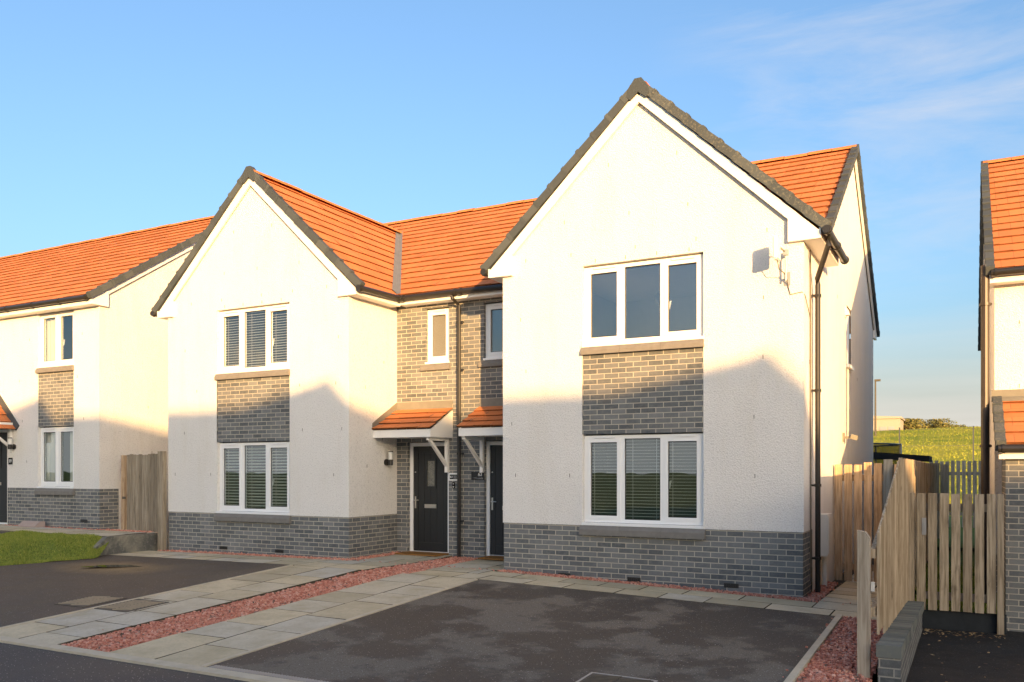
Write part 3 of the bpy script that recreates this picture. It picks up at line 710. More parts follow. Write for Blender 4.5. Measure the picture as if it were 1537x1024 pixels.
# ------------------------------------------------------------------ eave-fronted neighbours
def plain_house(root, x0, x1, Y, dz, holes, ov=.11):
    w_ = MB(); Z = lambda z: z+dz
    w_.grid('y', Y, x0, x1, Z(.84), Z(4.7), holes)
    for (a, b, c, e) in holes:
        for xx in (a, b): w_.poly([(xx, Y, c), (xx, Y+.14, c), (xx, Y+.14, e), (xx, Y, e)])
        w_.poly([(a, Y, e), (b, Y, e), (b, Y+.14, e), (a, Y+.14, e)])
    ret = .46
    for xs in (x0, x1):
        w_.grid('x', xs, Y, Y+ret, Z(.84), Z(4.7)); w_.grid('x', xs, Y+ret, Y+8.1, Z(-.6), Z(4.7))
        w_.poly([(xs, Y, Z(4.7)), (xs, Y+8.1, Z(4.7)), (xs, Y+8.1, Z(4.93)), (xs, Y+4.05, Z(4.93+4.04*SM)), (xs, Y, Z(4.93))])
    w_.grid('y', Y+8.1, x0, x1, Z(-.6), Z(4.7))
    rv = random.Random(int(x1*7) % 97)
    for zz in (1.4, 2.3, 3.2, 4.1):
        xx = x0+.3
        while xx < x1-.2:
            if not any(h[0]-.1 < xx < h[1]+.1 for h in holes): w_.box(xx, xx+.009, Y-.003, Y, Z(zz), Z(zz+.055), 1)
            xx += rv.uniform(.7, 1.1)
    for yy, zz in ((1.2, 2.6), (2.1, 3.4), (1.3, 1.6)): w_.box(x1, x1+.003, Y+yy, Y+yy+.009, Z(zz), Z(zz+.06), 1)
    w_.build('wall', ['render', 'slot'], root)
    p = MB(); p.grid('y', Y+.012, x0+.012, x1-.012, Z(-.8), Z(.84), [(h[0], h[1], h[2]-.3, h[3]) for h in holes if h[2] < Z(.5)])
    for xs in (x0+.012, x1-.012): p.grid('x', xs, Y+.012, Y+ret+.01, Z(-.8), Z(.84))
    p.build('plinth', 'brick', root)
    t = MB(); n_m = math.hypot(1, SM); e0, e1 = x0-ov, x1+ov
    tiles(t, (e0, Y-.26, Z(4.85)), (1, 0, 0), (0, 1, SM), (0, -SM, 1), e1-e0, 4.3*n_m)
    tiles(t, (e0, Y+8.34, Z(4.85)), (1, 0, 0), (0, -1, SM), (0, SM, 1), e1-e0, 4.3*n_m)
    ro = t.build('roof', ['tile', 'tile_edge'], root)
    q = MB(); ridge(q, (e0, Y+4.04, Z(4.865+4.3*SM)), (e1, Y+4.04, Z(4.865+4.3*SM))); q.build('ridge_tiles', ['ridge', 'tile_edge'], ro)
    vg = MB()
    for xo, s in ((x0-ov+.01, -1), (x1+ov-.01, 1)):
        verge(vg, (xo, Y-.29, Z(4.83)), (xo, Y+4.04, Z(4.855+4.3*SM)), (s, 0, 0)); verge(vg, (xo, Y+8.37, Z(4.83)), (xo, Y+4.04, Z(4.855+4.3*SM)), (s, 0, 0)); vg.build('verge_tiles', ['verge'], ro); vg = MB()
    fa = MB(); fa.box(x0-ov+.03, x1+ov-.03, Y-.225, Y-.203, Z(4.67), Z(4.86)); fa.box(x0-ov+.05, x1+ov-.05, Y-.203, Y-.002, Z(4.67), Z(4.69))
    for xs, s in ((x0, -1), (x1, 1)):
        fa.prism([(Y-.226, Z(4.668)), (Y+.16, Z(4.668)), (Y+.16, Z(5.0)), (Y-.226, Z(4.84))], 'x', xs+s*.003, xs+s*(ov-.028))
        for (y0, z0) in ((Y+.1, 4.955), (Y+8.0, 4.955)):
            A = V((xs+s*(ov-.06), y0, Z(z0))); B = V((xs+s*(ov-.06), Y+4.04, Z(4.85+4.3*SM-.135))); d = (B-A).normalized(); u = V((1, 0, 0)).cross(d)
            fa.obox((A+B)/2, d*((B-A).length/2), V((.016, 0, 0)), u*.055); fa.obox((A+B)/2+V((-s*(ov-.06)/2, 0, 0)), d*((B-A).length/2), V(((ov-.06)/2-.016, 0, 0)), u*.012)
    fa.build('fascia', 'fascia', root)
    gutter('gutter', [(x0-ov+.04, Y-.29, Z(4.80)), (x1+ov-.08, Y-.29, Z(4.80))], root)

h59 = thing('detached_house', (-18, 1, .41), 'white house on higher ground at the left edge, with plaque 59 by its door', 'house')
DZ = .42
plain_house(h59, -25.0, -14.1, 0, DZ, [(-16.17, -14.93, .84+DZ, 4.69+DZ), (-18.25, -17.28, .0+DZ, 2.18+DZ)])
window(h59, -16.164, -14.936, .885+DZ, 2.17+DZ, 0, lights=2, curtain=[(-16.16, -15.80), (-15.3, -14.94)], handle=False)
window(h59, -16.164, -14.936, 3.52+DZ, 4.67+DZ, 0, lights=2, curtain=[(-16.16, -15.72)])
bp = MB(); bp.grid('y', .016, -16.17, -14.93, 2.19+DZ, 3.37+DZ); bp.poly([(-16.17, .016, 2.19+DZ), (-14.93, .016, 2.19+DZ), (-14.93, .14, 2.19+DZ), (-16.17, .14, 2.19+DZ)]); bp.build('brick_panel', 'brick', h59)
stone_sill(h59, -16.18, -14.92, 0, 3.365+DZ, 3.475+DZ, n=2); stone_sill(h59, -16.2, -14.9, 0, .70+DZ, .838+DZ, n=2)
room(h59, -17, -14.3, .3, 3.4, .5, 2.9, 'room_dark'); room(h59, -17, -14.3, .3, 3.4, 3.1, 5.3, 'room_dark')
front_door(h59, -18.247, -17.283, DZ, 2.165+DZ, .06)
ab = MB(); ab.box(-14.72, -14.5, .004, .014, .55, .612); ab.build('airbrick', 'black', h59)
# small gabled canopy over its door
pm = MB(); px, pw, py = -17.75, .78, -.75
pm.box(px-pw+.04, px+pw-.04, py+.03, -.001, 2.56+DZ-.34, 2.56+DZ-.26); pm.prism([(px-pw+.04, 2.30), (px+pw-.04, 2.30), (px+pw-.04, 2.60), (px, 3.30), (px-pw+.04, 2.60)], 'y', py+.02, py+.05)
pm.box(px+pw-.16, px+pw-.10, -.07, -.002, 2.26-.62+DZ, 2.24+DZ); A, B = V((px+pw-.13, -.05, 1.76+DZ)), V((px+pw-.13, py+.14, 2.2+DZ)); d = (B-A).normalized(); pm.obox((A+B)/2, (.024, 0, 0), d*((B-A).length/2), V((1, 0, 0)).cross(d)*.027)
po = pm.build('porch', 'fascia', h59)
pt = MB()
for e in (-1, 1): tiles(pt, (px+e*(pw+.05), py-.03, 2.56), (0, 1, 0), (-e, 0, .98), (e*.98, 0, 1), .75, 1.17, gauge=.235)
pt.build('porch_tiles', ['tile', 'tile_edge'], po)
pf = MB()
for e in (-1, 1):
    A, B = V((px+e*(pw+.10), -.02, 2.60)), V((px, -.02, 3.48)); d = (B-A).normalized(); u = V((0, 1, 0)).cross(d); pf.obox((A+B)/2, d*((B-A).length/2), V((0, .018, 0)), u*.075)
pf.build('flashing', 'verge', po)

h65 = thing('detached_house', (7, 3, -.4), 'white house cut off by the right edge, with grey brick lean-to under orange tiles', 'house')
D3 = -.38
plain_house(h65, 2.24, 13.0, 2.3, D3, [], .09)
gb = MB(); gb.grid('y', .95, 2.33, 12.9, -.8, 1.86); gb.grid('x', 2.33, .95, 2.3, -.8, 1.86); gb.build('brick_wall', 'brick', h65)
lt = MB(); sl = (2.66-1.98)/(2.3-.80); vl = math.hypot(1.5, .68)
tiles(lt, (2.26, .80, 1.985), (1, 0, 0), (0, 1, sl), (0, -sl, 1), 10.7, vl, gauge=vl/4.5)
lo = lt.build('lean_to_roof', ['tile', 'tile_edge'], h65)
lv = MB(); verge(lv, (2.25, .79, 1.975), (2.25, 2.29, 2.66), (-1, 0, 0), inner=.085, drop=.08); lv.build('verge_tiles', 'verge_lichen', lo)
lf = MB(); lf.box(2.2, 12.9, 2.285, 2.297, 2.63, 2.80); lf.obox((7.5, 2.22, 2.665), (5.3, 0, 0), (0, .08, .08*sl), (0, -.003, .006)); lf.build('flashing', 'flash', lo)
lw = MB(); lw.box(2.25, 12.9, .83, .852, 1.80, 1.955); lw.box(2.26, 12.8, .853, .949, 1.80, 1.82); lw.build('fascia', 'fascia', lo)
gutter('gutter', [(2.24, .775, 1.93), (12.8, .775, 1.93)], h65)
downpipe(h65, [(2.12, 2.1, 4.55), (2.12, 2.1, -.45)], .055, [(2.12, 2.1, 4.0, 1, .1), (2.12, 2.1, 2.0, 1, .1)], 'brown')

# ------------------------------------------------------------------ houses over the road whose shadow falls on these fronts
KEEP = {'wall', 'plinth', 'recess_wall', 'brick_panel', 'window', 'pane', 'roof', 'ridge_tiles', 'verge_tiles', 'fascia', 'gutter', 'front_door', 'door_frame', 'porch', 'porch_tiles', 'stone_sill', 'room'}
def opposite(cx, fy, gz, txt):
    for src, t2 in ((h63, 'left'), (h61, 'right')):
        c = copy_tree(src, None, KEEP); base = V((-6.015, 0, 0)); off = src.location-base
        c.rotation_euler = (0, 0, math.pi); c.location = V((cx, fy, gz)) + V((-off.x, -off.y, off.z))
        tag(c, 'gabled house across the road, %s, %s half' % (txt, t2), 'house', 'houses across the road')
opposite(18.42, -26.3, .46, 'middle pair')
opposite(2.75, -26.3, .45, 'pair towards the west')
opposite(38.4, -31.5, .32, 'set back pair towards the east')

# ------------------------------------------------------------------ ground
def lerp(x, tab):
    if x <= tab[0][0]: return tab[0][1]
    for (a, b), (c, d) in zip(tab, tab[1:]):
        if x <= c: return b+(d-b)*(x-a)/(c-a)
    return tab[-1][1]
HX = [(-12.35, .07), (-9.5, .10), (-7.5, .12), (-4.5, .10), (0, -.03), (.6, -.05), (1.2, -.07)]
RZ = -.15
def zg(x, y): 
    h = lerp(x, HX); f = min(1, max(0, (y+6.2)/5.1)); return RZ+(h-RZ)*f
def zl(x, y): f = min(1, max(0, (y+6.2)/5.3)); return RZ+(.40-RZ)*f
def zr(x, y): f = min(1, max(0, (y+6.2)/6.6)); return RZ+(-.40-RZ)*f
def patch(name, quad, dz, mat, zf=zg, nx=10, ny=10, kind='structure'):
    mb = MB(); P = [V((q[0], q[1])) for q in quad]
    def pt(u, v): 
        p = P[0].lerp(P[1], u).lerp(P[3].lerp(P[2], u), v); return (p.x, p.y, zf(p.x, p.y)+dz)
    for i in range(nx):
        for j in range(ny):
            mb.poly([pt(i/nx, j/ny), pt((i+1)/nx, j/ny), pt((i+1)/nx, (j+1)/ny), pt(i/nx, (j+1)/ny)])
    o = mb.build(name, mat); o['kind'] = kind; return o
g = MB(); g.poly([(-700, -500, -.9), (700, -500, -.9), (700, 900, -.9), (-700, 900, -.9)]); g.build('ground', 'lawn_far')['kind'] = 'structure'
patch('road', [(-60, -12.6), (60, -12.6), (60, -6.27), (-60, -6.27)], -.012, 'road', lambda x, y: RZ, 4, 2)
patch('far_pavement', [(-60, -14.6), (60, -14.6), (60, -12.75), (-60, -12.75)], .06, 'kerb', lambda x, y: RZ, 4, 2)
patch('opposite_lawn', [(-60, -60), (60, -60), (60, -14.6), (-60, -14.6)], .02, 'lawn_far', lambda x, y: RZ, 4, 4)
# kerbs
def kerb_line(name, pts, wdt, dz, th=.12, zf=zg, mat='kerb', seg=.915):
    mb = MB()
    for a, b in zip(pts, pts[1:]):
        A, B = V(a), V(b); L = (B-A).length; d = (B-A).normalized(); nrm = V((-d.y, d.x)); n = max(1, round(L/seg))
        for i in range(n):
            p, q = A+d*(L*i/n+.002), A+d*(L*(i+1)/n-.002)
            c = []
            for zz in (-th, dz):
                for r in (p-nrm*wdt/2, q-nrm*wdt/2, q+nrm*wdt/2, p+nrm*wdt/2): c.append((r.x, r.y, zf(r.x, r.y)+zz))
            mb.hexa(c)
    o = mb.build(name, mat); o['kind'] = 'structure'; return o
kerb_line('road_kerb', [(-40, -6.2), (1.2, -6.2), (40, -6.2)], .13, .012)
kerb_line('kerb', [(-4.30, -6.12), (-4.30, -1.16)], .05, .012); kerb_line('kerb', [(-7.76, -6.12), (-7.76, -1.16)], .05, .012)
kerb_line('kerb', [(.585, -6.12), (.585, -1.12)], .065, .03)
# drives
patch('driveway', [(-4.27, -6.13), (.55, -6.13), (.55, -1.12), (-4.27, -1.12)], 0, 'drive', nx=12, ny=10)
patch('driveway', [(-16.5, -6.13), (-7.79, -6.13), (-7.79, -1.12), (-16.5, -1.12)], 0, 'drive_left', nx=12, ny=10)
patch('driveway', [(1.30, -6.13), (9, -6.13), (9, .94), (1.30, .94)], 0, 'tarmac', zr, 8, 8)
patch('driveway', [(-24, -6.13), (-14.9, -6.13), (-14.9, -1.05), (-24, -1.05)], .004, 'drive', zl, 8, 8)
# paving beds and slabs
patch('path_bed', [(-7.74, -6.13), (-4.33, -6.13), (-4.33, -1.0), (-7.74, -1.0)], -.022, 'joint')
patch('path_bed', [(-12.34, -1.13), (1.16, -1.13), (1.16, .02), (-12.34, .02)], -.024, 'joint', nx=24, ny=3)
patch('path_bed', [(-7.54, .02), (-4.48, .02), (-4.48, 1.45), (-7.54, 1.45)], -.026, 'joint')
patch('path_bed', [(.0, .0), (1.2, .0), (1.2, 9.5), (.0, 9.5)], -.028, 'joint', lambda x, y: zg(x, 0)-max(0, min(1, y/2.7))*.06)
sl_ = MB(); sr = random.Random(21)
def slab(x0, x1, y0, y1, zf=zg):
    g = .009; z = [zf(x, y)+sr.uniform(-.002, .002) for x, y in ((x0, y0), (x1, y0), (x1, y1), (x0, y1))]
    c = [(x0+g, y0+g), (x1-g, y0+g), (x1-g, y1-g), (x0+g, y1-g)]
    lo_ = [(p[0], p[1], zz-.045) for p, zz in zip(c, z)]; hi_ = [(p[0], p[1], zz+.002) for p, zz in zip(c, z)]
    b0 = len(sl_.v); sl_.v += lo_+hi_
    for q, mi in (((4, 5, 6, 7), 0), ((0, 1, 5, 4), 1), ((1, 2, 6, 5), 1), ((2, 3, 7, 6), 1), ((3, 0, 4, 7), 1)):
        sl_.f.append(tuple(b0+i for i in q)); sl_.mi.append(mi); sl_.uv.append(None)
def run(x0, x1, ys, split):
    cols = [x0, x0+(x1-x0)*split, x1]
    for c in range(2):
        y = ys[0]-(0 if c == 0 else .28)
        first = True
        while y < ys[1]-.02:
            L = sr.choice((.6, .6, .75, .9)); y1 = min(y+L, ys[1])
            if ys[1]-y1 < .2: y1 = ys[1]
            if y1 > ys[0]+.03: slab(cols[c], cols[c+1], max(y, ys[0]), y1)
            y = y1
run(-7.73, -6.42, (-6.12, -1.12), .5); run(-5.62, -4.335, (-6.12, -1.12), .52)
def row(xa, xb, y0, y1, wid=(.6, .75)):
    x = xa
    while x < xb-.01:
        x1 = min(x+sr.choice(wid), xb)
        if xb-x1 < .2: x1 = xb
        slab(x, x1, y0, y1); x = x1
row(-12.34, -7.73, -1.12, -.66); row(-12.34, -7.73, -.66, -.20)
row(-4.33, 1.16, -1.12, -.66); row(-4.6, .2, -.66, -.2); row(.2, 1.16, -.66, -.05)
row(-7.73, -6.35, -1.12, -.6); row(-7.73, -6.3, -.6, -.1); row(-7.3, -6.25, -.1, .5); row(-7.3, -6.25, .5, 1.1)
row(-5.5, -4.33, -1.12, -.6); row(-5.55, -4.6, -.6, -.1); row(-5.6, -4.48, -.1, .5); row(-5.6, -4.48, .5, 1.38); row(-7.3, -6.3, 1.1, 1.46)
zs = lambda x, y: zg(x, 0)-max(0, min(1, y/2.7))*.06
for i in range(12): slab(.2, .68, -.05+i*.45, .4+i*.45, zs); slab(.68, 1.16, -.05+i*.45, .4+i*.45, zs)
o = sl_.build('paving', ['slab', 'joint']); o['kind'] = 'structure'

# gravel: beds and loose stones
import numpy as np
rs = np.random.RandomState(4)
def gravel(name, regions, dens, size, zf=zg, dz=0.0):
    mb = MB()
    for quad in regions:
        P = [V(q) for q in quad]
        n = 6
        def pt(u, v):
            p = P[0].lerp(P[1], u).lerp(P[3].lerp(P[2], u), v); return p
        for i in range(2):
            for j in range(n):
                mb.poly([(q.x, q.y, zf(q.x, q.y)-.012+dz) for q in (pt(i/2, j/n), pt((i+1)/2, j/n), pt((i+1)/2, (j+1)/n), pt(i/2, (j+1)/n))], 1)
        A = abs((P[1]-P[0]).cross(P[3]-P[0]))/2+abs((P[1]-P[2]).cross(P[3]-P[2]))/2
        for k in range(int(A*dens)):
            p = pt(rs.rand(), rs.rand()) if k % 25 else pt(.5+(rs.rand()-.5)*1.5, rs.rand()); s = size*(.6+.9*rs.rand()**1.5); a = rs.rand()*6.28
            ca, sa = math.cos(a)*s, math.sin(a)*s; e = .55+.45*rs.rand(); z = zf(p.x, p.y)+dz+rs.rand()*.012-.012
            h = s*(.5+.6*rs.rand()); c = []
            for zz, k2 in ((-h*.4, .75), (h, .6+.3*rs.rand())):
                for (u, v) in ((-1, -1), (1, -1), (1, 1), (-1, 1)):
                    u2 = u*(.55+.45*rs.rand())*k2; v2 = v*(.55+.45*rs.rand())*e*k2
                    c.append((p.x+u2*ca-v2*sa, p.y+u2*sa+v2*ca, z+zz+(rs.rand()-.5)*h*.5))
            mb.hexa(c, 0)
    o = mb.build(name, ['pebble', 'gravel_bed']); o['kind'] = 'stuff'; return o
o = gravel('gravel', [[(-6.41, -6.12), (-5.63, -6.12), (-5.6, -3.4), (-6.40, -3.4)], [(-6.40, -3.4), (-5.6, -3.4), (-5.5, -.6), (-6.33, -.6)], [(-6.33, -.6), (-5.5, -.6), (-5.75, 1.40), (-6.24, 1.40)]], 2700, .016, dz=-.018)
tag(o, 'red gravel strip between the two slab paths', 'gravel')
o = gravel('gravel', [[(.625, -6.12), (1.17, -6.12), (1.17, -1.10), (.625, -1.10)]], 2700, .016); tag(o, 'red gravel bed beside the right fence post', 'gravel')
o = gravel('gravel', [[(-4.5, -.19), (.2, -.19), (.2, .01), (-4.5, .01)], [(.01, .01), (.19, .01), (.19, 1.9), (.01, 1.9)]], 2700, .015, dz=.004); tag(o, 'thin line of red gravel along the plinth of the right gabled house', 'gravel')
o = gravel('gravel', [[(-12.1, -.19), (-7.4, -.19), (-7.4, .01), (-12.1, .01)], [(-7.53, .01), (-7.33, .01), (-7.33, 1.4), (-7.53, 1.4)]], 2400, .015, dz=.004); tag(o, 'thin line of red gravel along the plinth of the left gabled house', 'gravel')

# ------------------------------------------------------------------ left plot: upper path, lawn, retaining wall
patch('upper_path', [(-25, -1.05), (-12.42, -1.05), (-12.42, .35), (-25, .35)], .006, 'kerb', zl, 12, 3)
us = MB(); sl_keep = sl_; sl_ = MB()
x = -20.0
while x < -12.5:
    x1 = min(x+.6, -12.43); slab(x, x1, -1.04, -.6, lambda a, b: zl(a, b)+.02); slab(x, x1, -.6, -.16, lambda a, b: zl(a, b)+.02); x = x1
o = sl_.build('upper_paving', ['slab', 'joint']); o['kind'] = 'structure'
o = gravel('gravel', [[(-17.2, -.17), (-14.1, -.17), (-14.1, .01), (-17.2, .01)], [(-14.08, -.17), (-12.6, -.17), (-12.6, .15), (-14.08, .15)]], 1600, .016, zl, .012); tag(o, 'red gravel under the window of the house at the left edge', 'gravel')
rw = MB(); n = 8
for i in range(n):
    y0, y1 = -1.28+i*.16, -1.28+(i+1)*.16
    zt0, zt1 = [ .10+.31*min(1, (y+1.45)/.4) for y in (y0, y1)]
    rw.hexa([(-12.46, y0, -.2), (-12.34, y0, -.2), (-12.34, y1, -.2), (-12.46, y1, -.2), (-12.46, y0, zt0), (-12.34, y0, zt0), (-12.34, y1, zt1), (-12.46, y1, zt1)])
rw = MB(); rw.prism([(-1.36, -.2), (.05, -.2), (.05, .405), (-1.12, .405), (-1.36, .22)], 'x', -12.46, -12.335)
o = rw.build('retaining_wall', 'concrete', loc=(-12.4, -.6, 0)); tag(o, 'low stained concrete retaining wall between lawn and wooden side gate', 'wall')
LQ = [(-17.5, -6.1), (-15.6, -6.1), (-12.42, -1.10), (-14.85, -1.10)]
def zlawn(x, y):
    d = (-12.30-x)-max(0, (-1.6-y))*.72+max(0, y+1.65)*1.25       # metres in from the bottom edge of the bank
    top = zl(x, y)+.02; low = zg(-12.3, y)+.01
    f = min(1, max(0, d/1.15)); f = f*f*(3-2*f)*.6+f*.4
    return low+(top-low)*f+.010*math.sin(x*3.1+y*2.3)+.005*math.sin(x*9+y*5.7)
lq = [(-16.9, -6.1), (-15.35, -6.1), (-12.18, -1.62), (-15.2, -1.62)]
patch('lawn_bank', lq, 0, 'soil', zlawn, 16, 16); patch('lawn_bank', [(-15.2, -1.62), (-12.18, -1.62), (-12.47, -1.06), (-15.0, -1.06)], 0, 'soil', zlawn, 10, 6)
gm = MB()
def blades(quad, n, zf, hh):
    P = [V(q) for q in quad]
    for k in range(n):
        u, v = rs.rand(), rs.rand(); u = u if k % 6 else 1.0+.05*(rs.rand()-.6)*2; p = P[0].lerp(P[1], u).lerp(P[3].lerp(P[2], u), v); z = zf(p.x, p.y)-.005
        a = rs.rand()*6.28; h = hh*(.4+rs.rand()*(1+.8*max(0, math.sin(p.x*6+p.y*9)))); w_ = .0045+.003*rs.rand(); bx, by = math.cos(a)*w_, math.sin(a)*w_
        lx, ly = (rs.rand()-.5)*h*1.1, (rs.rand()-.5)*h*1.1
        gm.poly([(p.x-bx, p.y-by, z), (p.x+bx, p.y+by, z), (p.x+lx*.5+bx*.7, p.y+ly*.5+by*.7, z+h*.6), (p.x+lx, p.y+ly, z+h)])
blades([(-15.2, -3.6), (-13.55, -3.6), (-12.16, -1.62), (-15.2, -1.62)], 30000, zlawn, .03); blades([(-15.2, -1.62), (-12.16, -1.62), (-12.45, -1.08), (-15.1, -1.08)], 14000, zlawn, .03)
tag(gm.build('grass', 'blade'), 'short green grass on the bank at the left edge', 'grass', kind='stuff')
pu = MB(); pts = []
for k in range(28):
    a = k/28*6.283; r = 1+.18*math.sin(3*a+1)+.08*math.sin(5*a); pts.append((-10.72+.40*r*math.cos(a)+.15*math.sin(a)*r, -2.18+.26*r*math.sin(a)+.12*math.cos(a)*r))
pu.poly([(p[0], p[1], zg(-10.72, -2.18)+.012) for p in pts])
t = NT('puddle_water'); M['puddle'] = t.fin((.012, .011, .009), .03, .6)
pu.build('water_puddle', 'puddle')['kind'] = 'structure'

# pinkish block by the left house wall
pb = MB(); pb.prism([(-.34, .40), (-.10, .40), (-.10, .545), (-.22, .545), (-.34, .44)], 'x', -16.35, -15.75)
for k in range(3): pb.box(-16.35, -15.75, -.345+k*.035, -.335+k*.035, .44+k*.03, .452+k*.03)
o = pb.build('step_block', 'pink_block', loc=(-16, -.2, .4)); tag(o, 'pinkish concrete step block on the upper path below the left window', 'step block')

# ------------------------------------------------------------------ gates and fences
def board_gate(name, loc, P0, P1, z0, z1, boards, gap, mat, label, thick=.02, rails=(.12, .88), frameback=.05, posts=True, hinge=False, topvar=.012):
    root = thing(name, loc, label, 'gate')
    A, B = V((P0[0], P0[1], 0)), V((P1[0], P1[1], 0)); d = (B-A).normalized(); L = (B-A).length; nrm = V((d.y, -d.x, 0))
    mb = MB(); w_ = (L-gap*(boards-1))/boards; rr = random.Random(boards)
    for i in range(boards):
        c = A+d*(i*(w_+gap)+w_/2); zt = z1+rr.uniform(-topvar, topvar); zb = z0+rr.uniform(0, .01)
        mb.obox(c+V((0, 0, (zt+zb)/2)), d*(w_/2), nrm*thick/2, V((0, 0, (zt-zb)/2)))
    mb.build('boards', mat, root)
    for f in rails:
        rl = MB(); rl.obox((A+B)/2-nrm*(frameback)+V((0, 0, z0+(z1-z0)*f)), d*(L/2), nrm*.02, V((0, 0, .05))); rl.build('rail', mat, root)
    return root, d, nrm
g1, d, nn = board_gate('wooden_gate', (-13, .3, .4), (-13.70, .36), (-12.36, .1), .36, 1.98, 11, .012, 'wood_brown', 'weathered board gate between the left house and the left gabled house')
for (px, py, zb, zt) in ((-13.80, .38, .3, 1.97), ):
    p = MB(); p.box(px-.05, px+.05, py-.05, py+.05, zb, zt); p.build('post', 'wood_tan', g1)
p = MB(); p.box(-12.2, -12.06, -.11, -.012, -.1, 2.03); p.build('post', 'wood_brown', g1)
lt_ = MB(); lt_.box(-13.79, -13.70, .305, .325, 1.05, 1.10); lt_.build('latch', 'iron', g1)
g2, d, nn = board_gate('wooden_gate', (.5, 2.75, -.1), (.03, 2.74), (1.16, 2.74), -.10, 1.76, 8, .03, 'wood_tan', 'tan board gate shutting the passage beside the right gabled house', topvar=.02)
lt_ = MB(); lt_.box(.32, .46, 2.60, 2.70, -.12, -.09); lt_.tube([(.36, 2.66, -.1), (.44, 2.62, -.08)], .012, 6); lt_.build('drop_bolt', 'chrome', g2)
g3, d, nn = board_gate('wooden_gate', (1.7, .6, -.1), (1.315, .60), (2.215, .60), -.15, 1.36, 7, .030, 'wood_brown', 'weathered slatted gate between brick dwarf wall and house at the right edge', topvar=.006)
q = MB(); q.box(1.20, 1.285, .60, .70, -.4, 1.36); q.build('post', 'wood_brown', g3); q = MB(); q.box(2.225, 2.30, .57, .67, -.4, 1.36); q.build('post', 'wood_brown', g3)
q = MB(); q.box(1.375, 1.425, .578, .588, .82, 1.04); q.box(1.39, 1.41, .570, .578, .86, 1.0); q.build('handle', 'steel', g3)
q = MB(); q.box(1.285, 2.33, .64, .70, -.6, -.16); q.build('gravel_board', 'shedfelt', g3)

# sloping boundary fence
fn = thing('boundary_fence', (1.2, -1.5, 0), 'board fence with a top stepping up from the near post, on a dwarf brick wall', 'fence')
bd = MB(); y = -3.70; rr = random.Random(9)
def ftop(y): return 1.12+(1.80-1.12)*min(1, max(0, (y+3.7)/2.75))
i = 0
while y < 12.0:
    wd = rr.uniform(.098, .104); zt = ftop(y)+rr.uniform(-.006, .006); zb = (.24 if y < -3.2 else .19-(y+3.9)*.05) if y < .4 else -.1
    xo = 1.212+(.020 if i % 2 else 0)+rr.uniform(-.003, .003)
    e2 = rr.uniform(.017, .024); z2 = zt+(.022 if y < -1 else 0); bd.hexa([(1.20, y, zb), (1.20+e2, y, zb), (1.208, y+wd, zb), (1.20, y+wd, zb), (1.20, y, zt), (1.20+e2, y, zt), (1.208, y+wd, z2), (1.20, y+wd, z2)])
    y += wd-.002; i += 1
bd.build('boards', 'wood', fn)
rl = MB()
for f in (.25, .8):
    A, B = V((1.17, -3.7, .2+(1.12-.2)*f)), V((1.17, -.95, .1+(1.8-.1)*f)); rl.obox((A+B)/2, (.02, 0, 0), (B-A)/2, (0, 0, .04)); rl.build('rail', 'wood', fn); rl = MB(); rl.obox((1.17, 5.5, .1+1.7*f), (.02, 0, 0), (0, 6.4, 0), (0, 0, .04)); rl.build('rail', 'wood', fn); rl = MB()
for yy in (-1.2, .9, 3.2, 5.5, 7.8, 10.1):
    p = MB(); p.box(1.06, 1.15, yy-.045, yy+.045, -.3, 1.78); p.build('post', 'wood_grey', fn)
fp = MB(); fp.prism([(1.055, -.3), (1.155, -.3), (1.155, 1.075), (1.12, 1.13), (1.055, 1.14)], 'y', -3.83, -3.73); fp.box(1.16, 1.19, -3.79, -3.77, .62, .70, 1); fp.build('post', ['wood_grey', 'pvc_box'], fn)
# dwarf wall with a soldier coping
dw = thing('dwarf_brick_wall', (1.3, -1.8, -.3), 'low dark brick wall with a soldier coping under the sloping fence', 'wall')
b_ = MB(); zt = lambda y: .19-(y+3.9)*.05
b_.hexa([(1.225, -3.9, -.7), (1.40, -3.9, -.7), (1.385, .45, -.7), (1.225, .45, -.7), (1.225, -3.9, zt(-3.9)-.105), (1.40, -3.9, zt(-3.9)-.105), (1.385, .45, zt(.45)-.105), (1.225, .45, zt(.45)-.105)])
b_.build('brick_courses', 'brick_dark', dw)
cpg = MB(); y = -3.91
def cope_mat():
    t = NT('coping_brick'); isl = t.island(); co = t.coord(); c = t.mix(isl, (.115, .128, .12), (.205, .21, .185)); n = t.noise(co, 22, 4, .7)
    c = t.mix(t.ramp(n, [(.55, 0), (.75, .4)]), c, (.24, .235, .18)); t.bump(n, .4, .006); return t.fin(c, .85, .2)
M['cope'] = cope_mat()
M['mortar'] = plain('mortar', (.42, .39, .31), .95, .1, var=.2, scale=40)
while y < .44:
    e = rr.uniform(-.003, .003)
    cpg.hexa([(1.212, y, zt(y)-.104), (1.408+e, y, zt(y)-.104), (1.408+e, y+.060, zt(y)-.104), (1.212, y+.060, zt(y)-.104), (1.212, y, zt(y)+e), (1.408+e, y, zt(y)+e), (1.408+e, y+.060, zt(y+.060)+e), (1.212, y+.060, zt(y+.060)+e)])
    y += .075
cpg.hexa([(1.222, -3.9, zt(-3.9)-.104), (1.398, -3.9, zt(-3.9)-.104), (1.39, .44, zt(.44)-.104), (1.222, .44, zt(.44)-.104), (1.222, -3.9, zt(-3.9)-.006), (1.398, -3.9, zt(-3.9)-.006), (1.39, .44, zt(.44)-.006), (1.222, .44, zt(.44)-.006)], 1)
cpg.build('coping', ['cope', 'mortar'], dw)

